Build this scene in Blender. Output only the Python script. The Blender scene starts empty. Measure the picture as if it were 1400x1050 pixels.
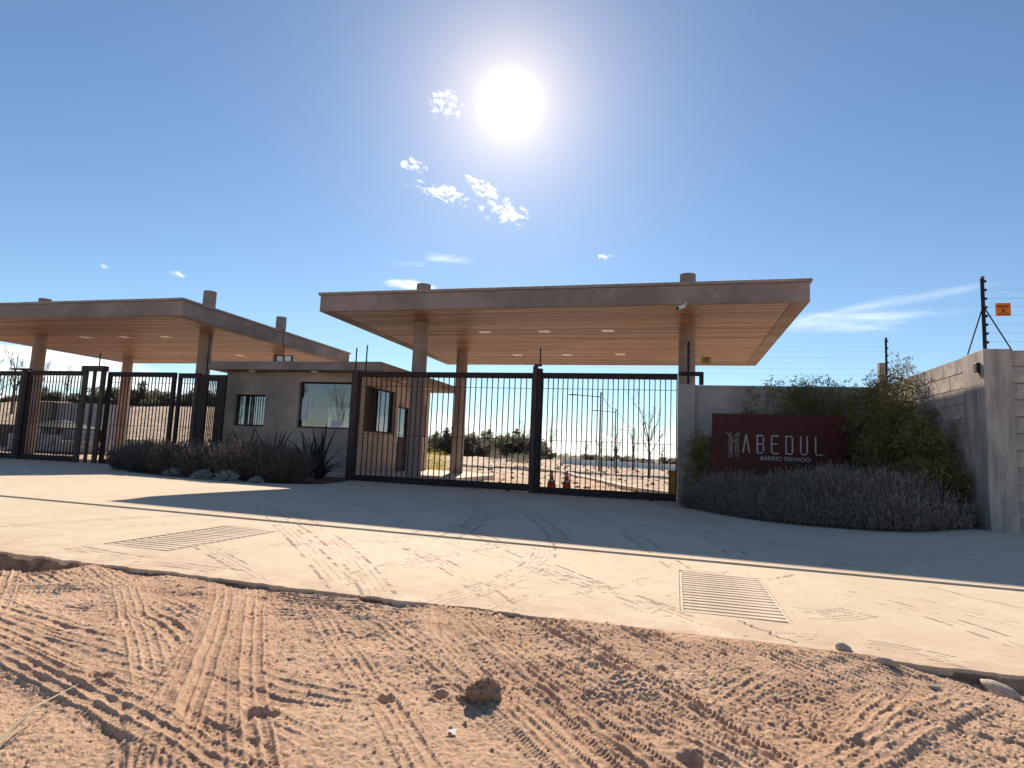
import bpy, math, random
import numpy as np
from mathutils import Vector, Matrix, Euler

random.seed(11); RNG = np.random.default_rng(5)
PI = math.pi
SC = bpy.context.scene
COL = SC.collection

# ------------------------------------------------------------------ camera
YAW, PITCH, ROLL = -0.260277, 0.110538, 0.041516
fw = Vector((math.sin(YAW)*math.cos(PITCH), math.cos(YAW)*math.cos(PITCH), math.sin(PITCH)))
rt = Vector((math.cos(YAW), -math.sin(YAW), 0)); up = rt.cross(fw)
r2 = rt*math.cos(ROLL) + up*math.sin(ROLL); u2 = -rt*math.sin(ROLL) + up*math.cos(ROLL)
cam_d = bpy.data.cameras.new('camera'); cam = bpy.data.objects.new('camera', cam_d); COL.objects.link(cam)
M = Matrix((r2, u2, -fw)).transposed().to_4x4(); M.translation = (0, 0, 0.9)
cam.matrix_world = M
cam_d.sensor_width = 36; cam_d.lens = 851.61/1400*36; cam_d.clip_start = 0.05; cam_d.clip_end = 6000
SC.camera = cam

# ------------------------------------------------------------------ world
SUN = Vector((-0.24147, 0.82850, 0.5095)).normalized()
EL = math.asin(SUN.z); AZ = math.atan2(SUN.x, SUN.y)
world = bpy.data.worlds.new('World'); SC.world = world; world.use_nodes = True
W = world.node_tree; W.nodes.clear()
def nd(t, typ, **kw):
    n = t.nodes.new(typ)
    for k, v in kw.items():
        if k.startswith('i_'): n.inputs[k[2:].replace('_', ' ')].default_value = v
        else: setattr(n, k, v)
    return n
def lk(t, a, b): t.links.new(a, b)
def mt(t, op, a, b=None, c=None, clamp=False):
    n = t.nodes.new('ShaderNodeMath'); n.operation = op; n.use_clamp = clamp
    for i, v in enumerate((a, b, c)):
        if v is None: continue
        if isinstance(v, (int, float)): n.inputs[i].default_value = v
        else: t.links.new(v, n.inputs[i])
    return n.outputs[0]
def vdot(t, vec, d):
    n = t.nodes.new('ShaderNodeVectorMath'); n.operation = 'DOT_PRODUCT'
    t.links.new(vec, n.inputs[0]); n.inputs[1].default_value = tuple(d); return n.outputs['Value']
def sstep(t, x, a, b):
    n = t.nodes.new('ShaderNodeMapRange'); n.interpolation_type = 'SMOOTHSTEP'
    t.links.new(x, n.inputs['Value']); n.inputs['From Min'].default_value = a; n.inputs['From Max'].default_value = b
    return n.outputs['Result']
def mixc(t, f, a, b, blend='MIX'):
    n = t.nodes.new('ShaderNodeMix'); n.data_type = 'RGBA'; n.blend_type = blend
    if isinstance(f, (int, float)): n.inputs['Factor'].default_value = f
    else: t.links.new(f, n.inputs['Factor'])
    for s, v in ((6, a), (7, b)):
        if isinstance(v, tuple): n.inputs[s].default_value = (*v, 1) if len(v) == 3 else v
        else: t.links.new(v, n.inputs[s])
    return n.outputs[2]
sky = nd(W, 'ShaderNodeTexSky', sky_type='NISHITA', sun_disc=False)
sky.sun_elevation = EL; sky.sun_rotation = AZ
sky.altitude = 900; sky.air_density = 1.05; sky.dust_density = 0.05; sky.ozone_density = 2.2
SKY_S = 0.071
geo = nd(W, 'ShaderNodeTexCoord'); D = geo.outputs['Generated']
skyc = mixc(W, 1.0, sky.outputs['Color'], (SKY_S*0.86, SKY_S*0.955, SKY_S*1.0), 'MULTIPLY')
# circumsolar aureole of the sun that stands in view
cosang = vdot(W, D, SUN)
ang = mt(W, 'ARCCOSINE', mt(W, 'MINIMUM', cosang, 1.0))
core = mt(W, 'MULTIPLY', mt(W, 'EXPONENT', mt(W, 'MULTIPLY', mt(W, 'POWER', mt(W, 'DIVIDE', ang, 0.022), 2), -1.0)), 4.0)
aur = mt(W, 'MULTIPLY', mt(W, 'EXPONENT', mt(W, 'MULTIPLY', ang, -13.0)), 0.70)
aur2 = mt(W, 'MULTIPLY', mt(W, 'EXPONENT', mt(W, 'MULTIPLY', ang, -5.0)), 0.10)
def scalecol(v, col):
    n = W.nodes.new('ShaderNodeCombineXYZ')
    for i in range(3): W.links.new(mt(W, 'MULTIPLY', v, col[i]), n.inputs[i])
    return n.outputs[0]
skyc = mixc(W, 1.0, skyc, scalecol(aur, (1.0, 0.70, 0.36)), 'ADD')
skyc = mixc(W, 1.0, skyc, scalecol(aur2, (1.0, 0.92, 0.86)), 'ADD')
# clouds: patches of fractal noise at fixed places of the sky (px, py are only used to aim them)
def sdir(px, py): return (r2*((px-700)/851.61) - u2*((py-525)/851.61) + fw).normalized()
CL = None
def cloud(px, py, a, b, tilt, sc, stretch, thr, soft, amp, seed):
    global CL
    c = sdir(px, py); th = math.radians(tilt)
    hx = Vector((0, 0, 1)).cross(c).normalized()*-1; hy = hx.cross(c)*1.0
    hy = (Vector((0, 0, 1)) - c*c.z).normalized()
    ax = hx*math.cos(th) - hy*math.sin(th); ay = hx*math.sin(th) + hy*math.cos(th)
    u = vdot(W, D, ax); v = vdot(W, D, ay)
    e = mt(W, 'ADD', mt(W, 'POWER', mt(W, 'ABSOLUTE', mt(W, 'DIVIDE', u, a/851)), 2), mt(W, 'POWER', mt(W, 'ABSOLUTE', mt(W, 'DIVIDE', v, b/851)), 2))
    m = mt(W, 'SUBTRACT', 1.0, e)
    m = mt(W, 'MAXIMUM', m, -1.0)
    cx = W.nodes.new('ShaderNodeCombineXYZ'); W.links.new(mt(W, 'MULTIPLY', u, sc/stretch), cx.inputs[0]); W.links.new(mt(W, 'MULTIPLY', v, sc), cx.inputs[1])
    cx.inputs[2].default_value = seed
    nz = nd(W, 'ShaderNodeTexNoise'); nz.inputs['Scale'].default_value = 1.0; nz.inputs['Detail'].default_value = 6; nz.inputs['Roughness'].default_value = 0.62
    W.links.new(cx.outputs[0], nz.inputs['Vector'])
    s = mt(W, 'ADD', mt(W, 'MULTIPLY', m, 0.30), nz.outputs['Fac'])
    d = mt(W, 'MULTIPLY', sstep(W, s, thr, thr+soft), amp)
    front = mt(W, 'GREATER_THAN', vdot(W, D, c), 0.6)
    d = mt(W, 'MULTIPLY', d, front)
    CL = d if CL is None else mt(W, 'MAXIMUM', CL, d)
cloud(612, 141, 32, 22, 10, 120, 1.3, .66, .26, .85, 1.3)
cloud(568, 227, 26, 12, 8, 120, 1.6, .66, .26, .95, 4.1)
cloud(606, 263, 62, 14, 10, 120, 1.6, .66, .26, .95, 7.7)
cloud(668, 262, 50, 14, 26, 120, 1.6, .66, .26, .9, 9.2)
cloud(690, 290, 48, 22, 16, 120, 1.5, .66, .26, .95, 12.5)
cloud(827, 350, 14, 6, 8, 120, 1.5, .66, .26, .9, 15.1)
cloud(618, 352, 48, 11, 0, 40, 3.5, .64, .5, .55, 18.0)
cloud(540, 362, 60, 10, -8, 40, 4, .7, .5, .4, 20.3)
cloud(556, 388, 44, 8, 0, 40, 3, .55, .4, .8, 23.9)
cloud(530, 327, 45, 9, 0, 40, 4, .75, .5, .25, 61.9)
cloud(1180, 438, 160, 24, 1, 34, 6, .62, .42, .42, 27.7)
cloud(1200, 418, 120, 9, -7, 30, 7, .60, .5, .38, 33.1)
cloud(250, 377, 20, 5, 12, 60, 2, .74, .3, .7, 36.6)
cloud(146, 365, 12, 5, 12, 60, 2, .74, .3, .6, 39.1)
cloud(40, 487, 130, 10, 0, 25, 5, .50, .4, .9, 42.2)
cloud(60, 512, 260, 14, 0, 20, 5, .48, .4, .85, 48.2)
# bank of bright low cloud along the horizon seen through the gates
elv = mt(W, 'ARCSINE', vdot(W, D, (0, 0, 1)))
mp = nd(W, 'ShaderNodeMapping'); W.links.new(D, mp.inputs['Vector']); mp.inputs['Scale'].default_value = (9, 9, 60)
nz = nd(W, 'ShaderNodeTexNoise'); nz.inputs['Scale'].default_value = 1; nz.inputs['Detail'].default_value = 5; W.links.new(mp.outputs[0], nz.inputs['Vector'])
hz = mt(W, 'ADD', mt(W, 'MULTIPLY', elv, -9.0), nz.outputs['Fac'])
hz = mt(W, 'MULTIPLY', sstep(W, hz, 0.0, 0.35), 0.8)
sunside = sstep(W, vdot(W, D, (SUN.x, SUN.y, 0)), 0.1, 0.75)
CL = mt(W, 'MAXIMUM', CL, mt(W, 'MULTIPLY', hz, sunside))
skyc = mixc(W, CL, skyc, (1.0, 0.97, 0.93))
skyc = mixc(W, 1.0, skyc, scalecol(core, (1.0, 0.98, 0.95)), 'ADD')
bg = nd(W, 'ShaderNodeBackground'); bg.inputs['Strength'].default_value = 1.0
lk(W, skyc, bg.inputs['Color'])
wo = nd(W, 'ShaderNodeOutputWorld'); lk(W, bg.outputs[0], wo.inputs[0])
world.cycles.sampling_method = 'MANUAL'; world.cycles.sample_map_resolution = 512

# ------------------------------------------------------------------ sun, exposure
sd = bpy.data.lights.new('sun', 'SUN'); so = bpy.data.objects.new('sun', sd); COL.objects.link(so)
sd.energy = 4.7; sd.angle = math.radians(0.5); sd.color = (1.0, 0.875, 0.70)
so.rotation_euler = SUN.to_track_quat('Z', 'Y').to_euler(); so.location = (0, 0, 30)
SC.view_settings.view_transform = 'Standard'; SC.view_settings.look = 'None'
SC.view_settings.exposure = 0.75; SC.view_settings.gamma = 1.0; SC.view_settings.use_curve_mapping = False
SC.cycles.max_bounces = 8; SC.cycles.diffuse_bounces = 5; SC.cycles.transparent_max_bounces = 12
SC.cycles.sample_clamp_indirect = 6

# ------------------------------------------------------------------ materials
def mat(name, col, rough=0.8, var=0.12, scale=6.0, detail=5, bump=0.0, bscale=60.0, spec=0.3, metal=0.0,
        stretch=(1, 1, 1), rnd=0.0, col2=None, rscale=None, two=False):
    m = bpy.data.materials.new(name); m.use_nodes = True; t = m.node_tree
    b = t.nodes['Principled BSDF']
    tc = nd(t, 'ShaderNodeTexCoord'); mp = nd(t, 'ShaderNodeMapping'); mp.inputs['Scale'].default_value = stretch
    lk(t, tc.outputs['Object'], mp.inputs['Vector'])
    n = nd(t, 'ShaderNodeTexNoise'); n.inputs['Scale'].default_value = scale; n.inputs['Detail'].default_value = detail
    n.inputs['Roughness'].default_value = 0.62
    lk(t, mp.outputs[0], n.inputs['Vector'])
    c2 = col2 or tuple(c*(1-2.2*var) for c in col); c1 = tuple(min(1, c*(1+var)) for c in col)
    f = sstep(t, n.outputs['Fac'], 0.3, 0.7)
    c = mixc(t, f, c2, c1)
    if rnd:
        oi = nd(t, 'ShaderNodeObjectInfo'); hs = nd(t, 'ShaderNodeHueSaturation')
        lk(t, c, hs.inputs['Color']); lk(t, mt(t, 'ADD', mt(t, 'MULTIPLY', oi.outputs['Random'], 2*rnd), 1-rnd), hs.inputs['Value'])
        c = hs.outputs['Color']
    lk(t, c, b.inputs['Base Color'])
    b.inputs['Roughness'].default_value = rough; b.inputs['Metallic'].default_value = metal
    b.inputs['Specular IOR Level'].default_value = spec
    if bump:
        n2 = nd(t, 'ShaderNodeTexNoise'); n2.inputs['Scale'].default_value = bscale; n2.inputs['Detail'].default_value = 8; n2.inputs['Roughness'].default_value = .7
        lk(t, mp.outputs[0], n2.inputs['Vector'])
        bp = nd(t, 'ShaderNodeBump'); bp.inputs['Strength'].default_value = 0.6; bp.inputs['Distance'].default_value = bump
        lk(t, n2.outputs['Fac'], bp.inputs['Height']); lk(t, bp.outputs[0], b.inputs['Normal'])
    return m
def leafmat(name, c1, c2, rough=.6, trans=.25, scale=3.0):
    m = bpy.data.materials.new(name); m.use_nodes = True; t = m.node_tree; b = t.nodes['Principled BSDF']
    tc = nd(t, 'ShaderNodeTexCoord')
    n = nd(t, 'ShaderNodeTexNoise'); n.inputs['Scale'].default_value = scale; n.inputs['Detail'].default_value = 6
    lk(t, tc.outputs['Object'], n.inputs['Vector'])
    c = mixc(t, sstep(t, n.outputs['Fac'], .35, .65), c1, c2); lk(t, c, b.inputs['Base Color'])
    b.inputs['Roughness'].default_value = rough; b.inputs['Specular IOR Level'].default_value = .25
    tr = nd(t, 'ShaderNodeBsdfTranslucent'); lk(t, c, tr.inputs['Color'])
    mx = nd(t, 'ShaderNodeMixShader'); mx.inputs[0].default_value = trans
    out = t.nodes['Material Output']; lk(t, b.outputs[0], mx.inputs[1]); lk(t, tr.outputs[0], mx.inputs[2]); lk(t, mx.outputs[0], out.inputs[0])
    return m
def emptymat(name): m = bpy.data.materials.new(name); m.use_nodes = True; return m

TAUPE = mat('taupe_render', (.315, .245, .215), .9, .13, 1.2, bump=.004, bscale=90)
TAUPE_COL = mat('column_render', (.34, .26, .222), .85, .10, 1.5, bump=.003, bscale=90)
CAPM = mat('cap_flashing', (.34, .265, .23), .7, .1, 3)
BOOTH = mat('booth_render', (.45, .35, .285), .92, .14, .9, bump=.004, bscale=80)
ROOFTOP = mat('roof_membrane', (.18, .17, .16), .9, .2, 2)
STEEL = mat('dark_brown_steel', (.045, .029, .027), .7, .15, 8, spec=.2)
POSTM = mat('post_steel', (.085, .056, .05), .7, .12, 5, spec=.2)
BLACK = mat('black_plastic', (.015, .016, .02), .5, .1, 5)
WHITEP = mat('white_plastic', (.72, .70, .68), .45, .05, 5)
DIFFUSER = mat('light_diffuser', (.85, .82, .78), .35, .03, 9)
PAPER = mat('white_paper', (.75, .76, .80), .8, .04, 9)
GLASSY = None
SOIL = mat('bed_soil', (.16, .11, .08), .95, .3, 6, bump=.02, bscale=25)
PLASTER = mat('grey_plaster', (.44, .375, .33), .95, .16, 3.5, stretch=(2.2, 2.2, .35), bump=.010, bscale=14)
PLASTER2 = mat('smooth_wall_plaster', (.40, .34, .31), .95, .12, 1.4, stretch=(1, 1, .6), bump=.006, bscale=12)
BLOCK = mat('cement_block', (.48, .41, .355), .97, .14, 5, bump=.006, bscale=45, rnd=.10)
MORTAR = mat('mortar', (.40, .34, .30), .97, .15, 8, bump=.006, bscale=50)
SIGNM = mat('sign_oxblood_paint', (.085, .013, .011), .6, .15, 2)
LETTERM = mat('brushed_letters', (.42, .395, .385), .5, .08, 4)
ORANGE = mat('orange_sign', (.85, .22, .02), .6, .05, 6)
YELLOW = mat('yellow_sign', (.45, .27, .05), .6, .05, 6)
CONE_O = leafmat('cone_orange', (1.0, .17, .06), (1.0, .20, .07), rough=.5, trans=.7)
CONE_W = mat('cone_collar', (.78, .55, .42), .4, .05, 6)
KERB = mat('kerb_concrete', (.62, .55, .47), .9, .1, 4, bump=.004)
WHITEWALL = mat('white_wall', (.85, .83, .80), .9, .06, 2)
BARK = mat('bark', (.13, .095, .075), .9, .2, 9)
POLEM = mat('galvanised_pole', (.14, .13, .13), .6, .1, 4)
ROCKM = mat('pale_rock', (.56, .47, .39), .9, .2, 9, bump=.008, bscale=30)
CANEM = mat('bamboo_cane', (.28, .25, .12), .6, .2, 6)
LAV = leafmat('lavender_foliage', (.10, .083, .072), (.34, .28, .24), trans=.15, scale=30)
LAVB = leafmat('lavender_brown', (.07, .052, .045), (.22, .165, .14), trans=.15, scale=30)
LAVS = leafmat('lavender_spikes', (.18, .147, .125), (.34, .28, .242), trans=.2, scale=20)
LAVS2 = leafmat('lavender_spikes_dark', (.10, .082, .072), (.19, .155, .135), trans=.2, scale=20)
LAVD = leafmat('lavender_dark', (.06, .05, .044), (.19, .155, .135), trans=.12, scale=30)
FLAXM = leafmat('flax_leaf', (.025, .02, .018), (.055, .045, .04), trans=.05, scale=5)
SILVER = leafmat('silver_foliage', (.30, .30, .30), (.45, .44, .42), trans=.15, scale=9)
BAMB = leafmat('bamboo_foliage', (.14, .13, .045), (.28, .235, .09), trans=.35, scale=2.5)
TREEG = leafmat('hazed_green_leaves', (.14, .14, .095), (.23, .22, .155), trans=.5, scale=.8)  # leaf colour lightened in place of haze over the far trees
TREEB = leafmat('dull_olive_leaves', (.17, .155, .12), (.26, .23, .17), trans=.45, scale=.8)
YEL = leafmat('yellow_shrub_leaves', (.45, .38, .06), (.62, .52, .12), trans=.35, scale=5)

def woodmat():
    m = bpy.data.materials.new('varnished_planks'); m.use_nodes = True; t = m.node_tree; b = t.nodes['Principled BSDF']
    tc = nd(t, 'ShaderNodeTexCoord'); mp = nd(t, 'ShaderNodeMapping'); mp.inputs['Scale'].default_value = (1.2, 26, 5)
    oi = nd(t, 'ShaderNodeObjectInfo')
    off = nd(t, 'ShaderNodeCombineXYZ'); lk(t, mt(t, 'MULTIPLY', oi.outputs['Random'], 57), off.inputs[0]); lk(t, off.outputs[0], mp.inputs['Location'])
    lk(t, tc.outputs['Object'], mp.inputs['Vector'])
    n = nd(t, 'ShaderNodeTexNoise'); n.inputs['Scale'].default_value = 1.6; n.inputs['Detail'].default_value = 7; n.inputs['Distortion'].default_value = .6
    lk(t, mp.outputs[0], n.inputs['Vector'])
    c = mixc(t, sstep(t, n.outputs['Fac'], .3, .72), (.195, .094, .057), (.365, .20, .12))
    hs = nd(t, 'ShaderNodeHueSaturation'); lk(t, c, hs.inputs['Color'])
    lk(t, mt(t, 'ADD', mt(t, 'MULTIPLY', oi.outputs['Random'], .75), .62), hs.inputs['Value'])
    lk(t, hs.outputs[0], b.inputs['Base Color']); b.inputs['Roughness'].default_value = .42; b.inputs['Specular IOR Level'].default_value = .55
    return m
WOOD = woodmat()

def glassmat():
    m = bpy.data.materials.new('window_glass'); m.use_nodes = True; t = m.node_tree; t.nodes.remove(t.nodes['Principled BSDF'])
    g = nd(t, 'ShaderNodeBsdfGlossy'); g.inputs['Roughness'].default_value = .02; g.inputs['Color'].default_value = (.9, .93, 1, 1)
    tr = nd(t, 'ShaderNodeBsdfTransparent'); tr.inputs['Color'].default_value = (.80, .82, .84, 1)
    fr = nd(t, 'ShaderNodeFresnel'); fr.inputs['IOR'].default_value = 1.6
    mx = nd(t, 'ShaderNodeMixShader'); lk(t, mt(t, 'ADD', mt(t, 'MULTIPLY', fr.outputs[0], 1.4), .06, clamp=True), mx.inputs[0])
    lk(t, tr.outputs[0], mx.inputs[1]); lk(t, g.outputs[0], mx.inputs[2]); lk(t, mx.outputs[0], t.nodes['Material Output'].inputs[0])
    return m
GLASS = glassmat()
def glassmat2():
    m = glassmat(); m.name = 'tinted_glass'; t = m.node_tree
    for n in t.nodes:
        if n.type == 'BSDF_GLOSSY': n.inputs['Color'].default_value = (.72, .68, .66, 1)
        if n.type == 'BSDF_TRANSPARENT': n.inputs['Color'].default_value = (.42, .43, .45, 1)
        if n.type == 'MATH' and n.operation == 'ADD': n.inputs[1].default_value = .16
    return m
GLASS_T = glassmat2()

# ------------------------------------------------------------------ mesh helpers
class MB:
    def __init__(s): s.v = []; s.f = []
    def add(s, vs, fs):
        k = len(s.v); s.v += [tuple(p) for p in vs]; s.f += [tuple(i+k for i in f) for f in fs]; return s
    def box(s, x0, x1, y0, y1, z0, z1):
        return s.add([(x0,y0,z0),(x1,y0,z0),(x1,y1,z0),(x0,y1,z0),(x0,y0,z1),(x1,y0,z1),(x1,y1,z1),(x0,y1,z1)],
                     [(0,3,2,1),(4,5,6,7),(0,1,5,4),(1,2,6,5),(2,3,7,6),(3,0,4,7)])
    def cyl(s, p0, p1, r0, r1=None, n=12, cap=True):
        r1 = r0 if r1 is None else r1; p0 = Vector(p0); p1 = Vector(p1); d = (p1-p0).normalized()
        a = d.orthogonal().normalized(); b = d.cross(a); vs = []
        for p, r in ((p0, r0), (p1, r1)):
            for i in range(n):
                t = 2*PI*i/n; vs.append(p + (a*math.cos(t)+b*math.sin(t))*r)
        fs = [(i, (i+1) % n, n+(i+1) % n, n+i) for i in range(n)]
        if cap: fs += [tuple(range(n-1, -1, -1)), tuple(range(n, 2*n))]
        return s.add(vs, fs)
    def tube(s, pts, rs, n=6):
        for i in range(len(pts)-1): s.cyl(pts[i], pts[i+1], rs[i], rs[i+1], n, cap=(i == 0 or i == len(pts)-2))
        return s
    def build(s, name, material, parent=None, smooth=False, bevel=0, off=None, kind=None, label=None):
        o3 = Vector(off) if off is not None else worg(parent)
        me = bpy.data.meshes.new(name)
        me.from_pydata([tuple(Vector(p)-o3) for p in s.v], [], s.f); me.update()
        me.materials.append(material)
        if smooth:
            for p in me.polygons: p.use_smooth = True
        o = bpy.data.objects.new(name, me); COL.objects.link(o)
        if parent: o.parent = parent
        if off is not None: o.location = Vector(off)-worg(parent)
        if bevel:
            b = o.modifiers.new('bevel', 'BEVEL'); b.width = bevel; b.segments = 2; b.limit_method = 'ANGLE'
        if smooth:
            try: me.set_sharp_from_angle(angle=math.radians(40))
            except Exception: pass
        if kind: o['kind'] = kind
        if label: o['label'] = label
        return o
def worg(p):
    v = Vector((0, 0, 0))
    while p: v += p.location; p = p.parent
    return v
def tag(o, label, cat, group=None, kind=None):
    o['label'] = label; o['category'] = cat
    if group: o['group'] = group
    if kind: o['kind'] = kind
    return o
def empty(name, loc, label, cat, group=None):
    o = bpy.data.objects.new(name, None); COL.objects.link(o); o.location = loc; o.empty_display_size = .2
    return tag(o, label, cat, group)
def struct(o, label=None):
    o['kind'] = 'structure'
    if label: o['label'] = label
    return o
def piece(src, name, loc, parent=None, scale=None, rot=None):
    o = bpy.data.objects.new(name, src.data if hasattr(src, 'data') else src); COL.objects.link(o)
    if parent: o.parent = parent
    o.location = Vector(loc)-worg(parent)
    if scale: o.scale = scale
    if rot: o.rotation_euler = rot
    return o
def unitbox(name, sx, sy, sz, material, jig=0.0):
    m = MB().box(-sx/2, sx/2, -sy/2, sy/2, -sz/2, sz/2)
    me = bpy.data.meshes.new(name)
    me.from_pydata([tuple(c+random.uniform(-jig, jig) for c in p) for p in m.v], [], m.f); me.materials.append(material); return me
def copy_tree(o, parent=None):
    c = o.copy(); COL.objects.link(c)
    if parent: c.parent = parent
    for ch in list(o.children): copy_tree(ch, c)
    return c
def fastmesh(name, V, F, material, parent=None, smooth=False, loc=None):
    """V (n,3) array, F (m,k) array of equal-sized faces"""
    me = bpy.data.meshes.new(name); n = len(V); m, k = F.shape
    me.vertices.add(n); me.vertices.foreach_set('co', np.asarray(V, dtype=np.float32).ravel())
    me.loops.add(m*k); me.loops.foreach_set('vertex_index', F.astype(np.int32).ravel())
    me.polygons.add(m); me.polygons.foreach_set('loop_start', np.arange(0, m*k, k, dtype=np.int32))
    me.polygons.foreach_set('use_smooth', np.full(m, bool(smooth), dtype=bool))
    me.update(calc_edges=True); me.validate(); me.materials.append(material)
    o = bpy.data.objects.new(name, me); COL.objects.link(o)
    if parent: o.parent = parent
    if loc is not None: o.location = loc
    return o

# ------------------------------------------------------------------ ground shape
def smooth01(t): t = np.clip(t, 0, 1); return t*t*(3-2*t)
def G(x, y):
    x = np.asarray(x, dtype=float); y = np.asarray(y, dtype=float)
    return -0.012*np.clip(x, -14, 7) - 0.075*smooth01((y-7)/7.5) + 0.193*smooth01((x-1.2)/2.9)*smooth01((y-6.8)/3.2)
def g(x, y): return float(G(x, y))

class VN:
    def __init__(s, seed, n=256): s.t = np.random.default_rng(seed).random((n, n)); s.n = n
    def __call__(s, x, y):
        xi = np.floor(x).astype(int); yi = np.floor(y).astype(int); fx = x-xi; fy = y-yi
        fx = fx*fx*(3-2*fx); fy = fy*fy*(3-2*fy); n = s.n; t = s.t
        a = t[xi % n, yi % n]; b = t[(xi+1) % n, yi % n]; c = t[xi % n, (yi+1) % n]; d = t[(xi+1) % n, (yi+1) % n]
        return (a*(1-fx)+b*fx)*(1-fy)+(c*(1-fx)+d*fx)*fy - .5
N1, N2, N3 = VN(1), VN(2), VN(3)
def fbm(x, y, sc, octv=4, nn=N1, ro=.5):
    h = 0; a = 1; s = sc
    for i in range(octv): h = h + a*nn(x*s+17*i, y*s+31*i); a *= ro; s *= 2.03
    return h
def edge_y(x): return 3.55 + .05*fbm(np.asarray(x, float), np.zeros_like(np.asarray(x, float)), .9, 5, N2, .55)
# tyre tracks in the dirt: p0, p1, width, ribs, depth, lug pitch
TRACKS = [((-.46,3.75),(1.0,2.0),.20,5,.020,.034),((-.90,3.85),(.50,1.9),.16,3,.019,.036),((.60,3.7),(2.4,2.35),.22,5,.014,.03),((.25,3.35),(1.7,1.9),.18,4,.015,.035),((-1.2,3.5),(.1,1.6),.15,3,.013,.03),((-.22,2.91),(.35,1.9),.13,3,.010,.03),
 ((-2.20,3.85),(-.20,1.80),.15,3,.012,.03),((-2.25,3.7),(-.60,1.6),.15,4,.011,.03),((.30,3.80),(1.9,2.3),.22,6,.008,.03),
 ((.0,3.55),(1.6,2.2),.20,5,.010,.04),((-3.7,2.62),(-.9,2.12),.20,3,.010,.04),((-2.95,2.98),(-1.95,2.40),.30,5,.015,.0),
 ((-2.45,2.95),(-1.65,2.45),.24,4,.012,.0),((-4.4,3.35),(-3.0,2.75),.26,5,.011,.0),((-3.3,2.7),(-1.0,3.3),.20,4,.008,.04),
 ((-3.2,2.2),(-1.0,1.5),.18,4,.008,.04),((-5.8,3.2),(-3.3,2.5),.22,5,.009,.05),((-1.5,3.4),(.3,1.4),.14,4,.007,.03),
 ((.55,3.5),(1.9,2.75),.2,6,.007,.03),((-1.1,3.5),(-3.2,3.2),.2,4,.007,.04),((.1,2.9),(-.7,2.3),.2,4,.011,.0),
 ((1.3,3.3),(-.2,1.2),.18,4,.006,.03),((-2.6,3.45),(-4.6,2.2),.2,5,.007,.04),((-1.7,3.7),(-.1,2.3),.17,4,.009,.035),
 ((-3.4,3.4),(-1.2,1.3),.16,4,.008,.03),((-2.6,3.6),(-1.5,1.6),.16,4,.008,.03),((-5.0,2.9),(-1.0,1.75),.17,3,.009,.04),
 ((.2,3.3),(2.3,2.5),.2,6,.007,.03),((-1.35,3.6),(-1.0,2.9),.26,5,.009,.0),((-.35,3.2),(-1.05,2.6),.16,4,.008,.0),((-3.9,3.5),(-3.0,3.05),.24,5,.009,.0),
 ((-3.05,3.75),(-.9,1.0),.14,3,.010,.03),((-2.8,3.7),(-.55,1.0),.14,3,.009,.03),((-1.55,3.75),(.55,1.5),.13,3,.011,.03),((-1.25,3.7),(.85,1.55),.12,3,.009,.03),((.15,3.75),(2.1,1.9),.15,4,.011,.03),((-4.6,3.6),(-1.9,1.1),.14,3,.009,.035),((-6.2,2.9),(-.4,1.45),.15,3,.010,.035),((-5.6,2.5),(-1.6,1.1),.13,3,.008,.03),((-.6,3.6),(1.2,1.3),.12,3,.008,.03),((.9,3.6),(2.6,2.3),.15,4,.007,.03),((.5,3.2),(.1,2.6),.16,3,.010,.0),((.9,3.2),(.55,2.55),.14,3,.009,.0)]
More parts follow.
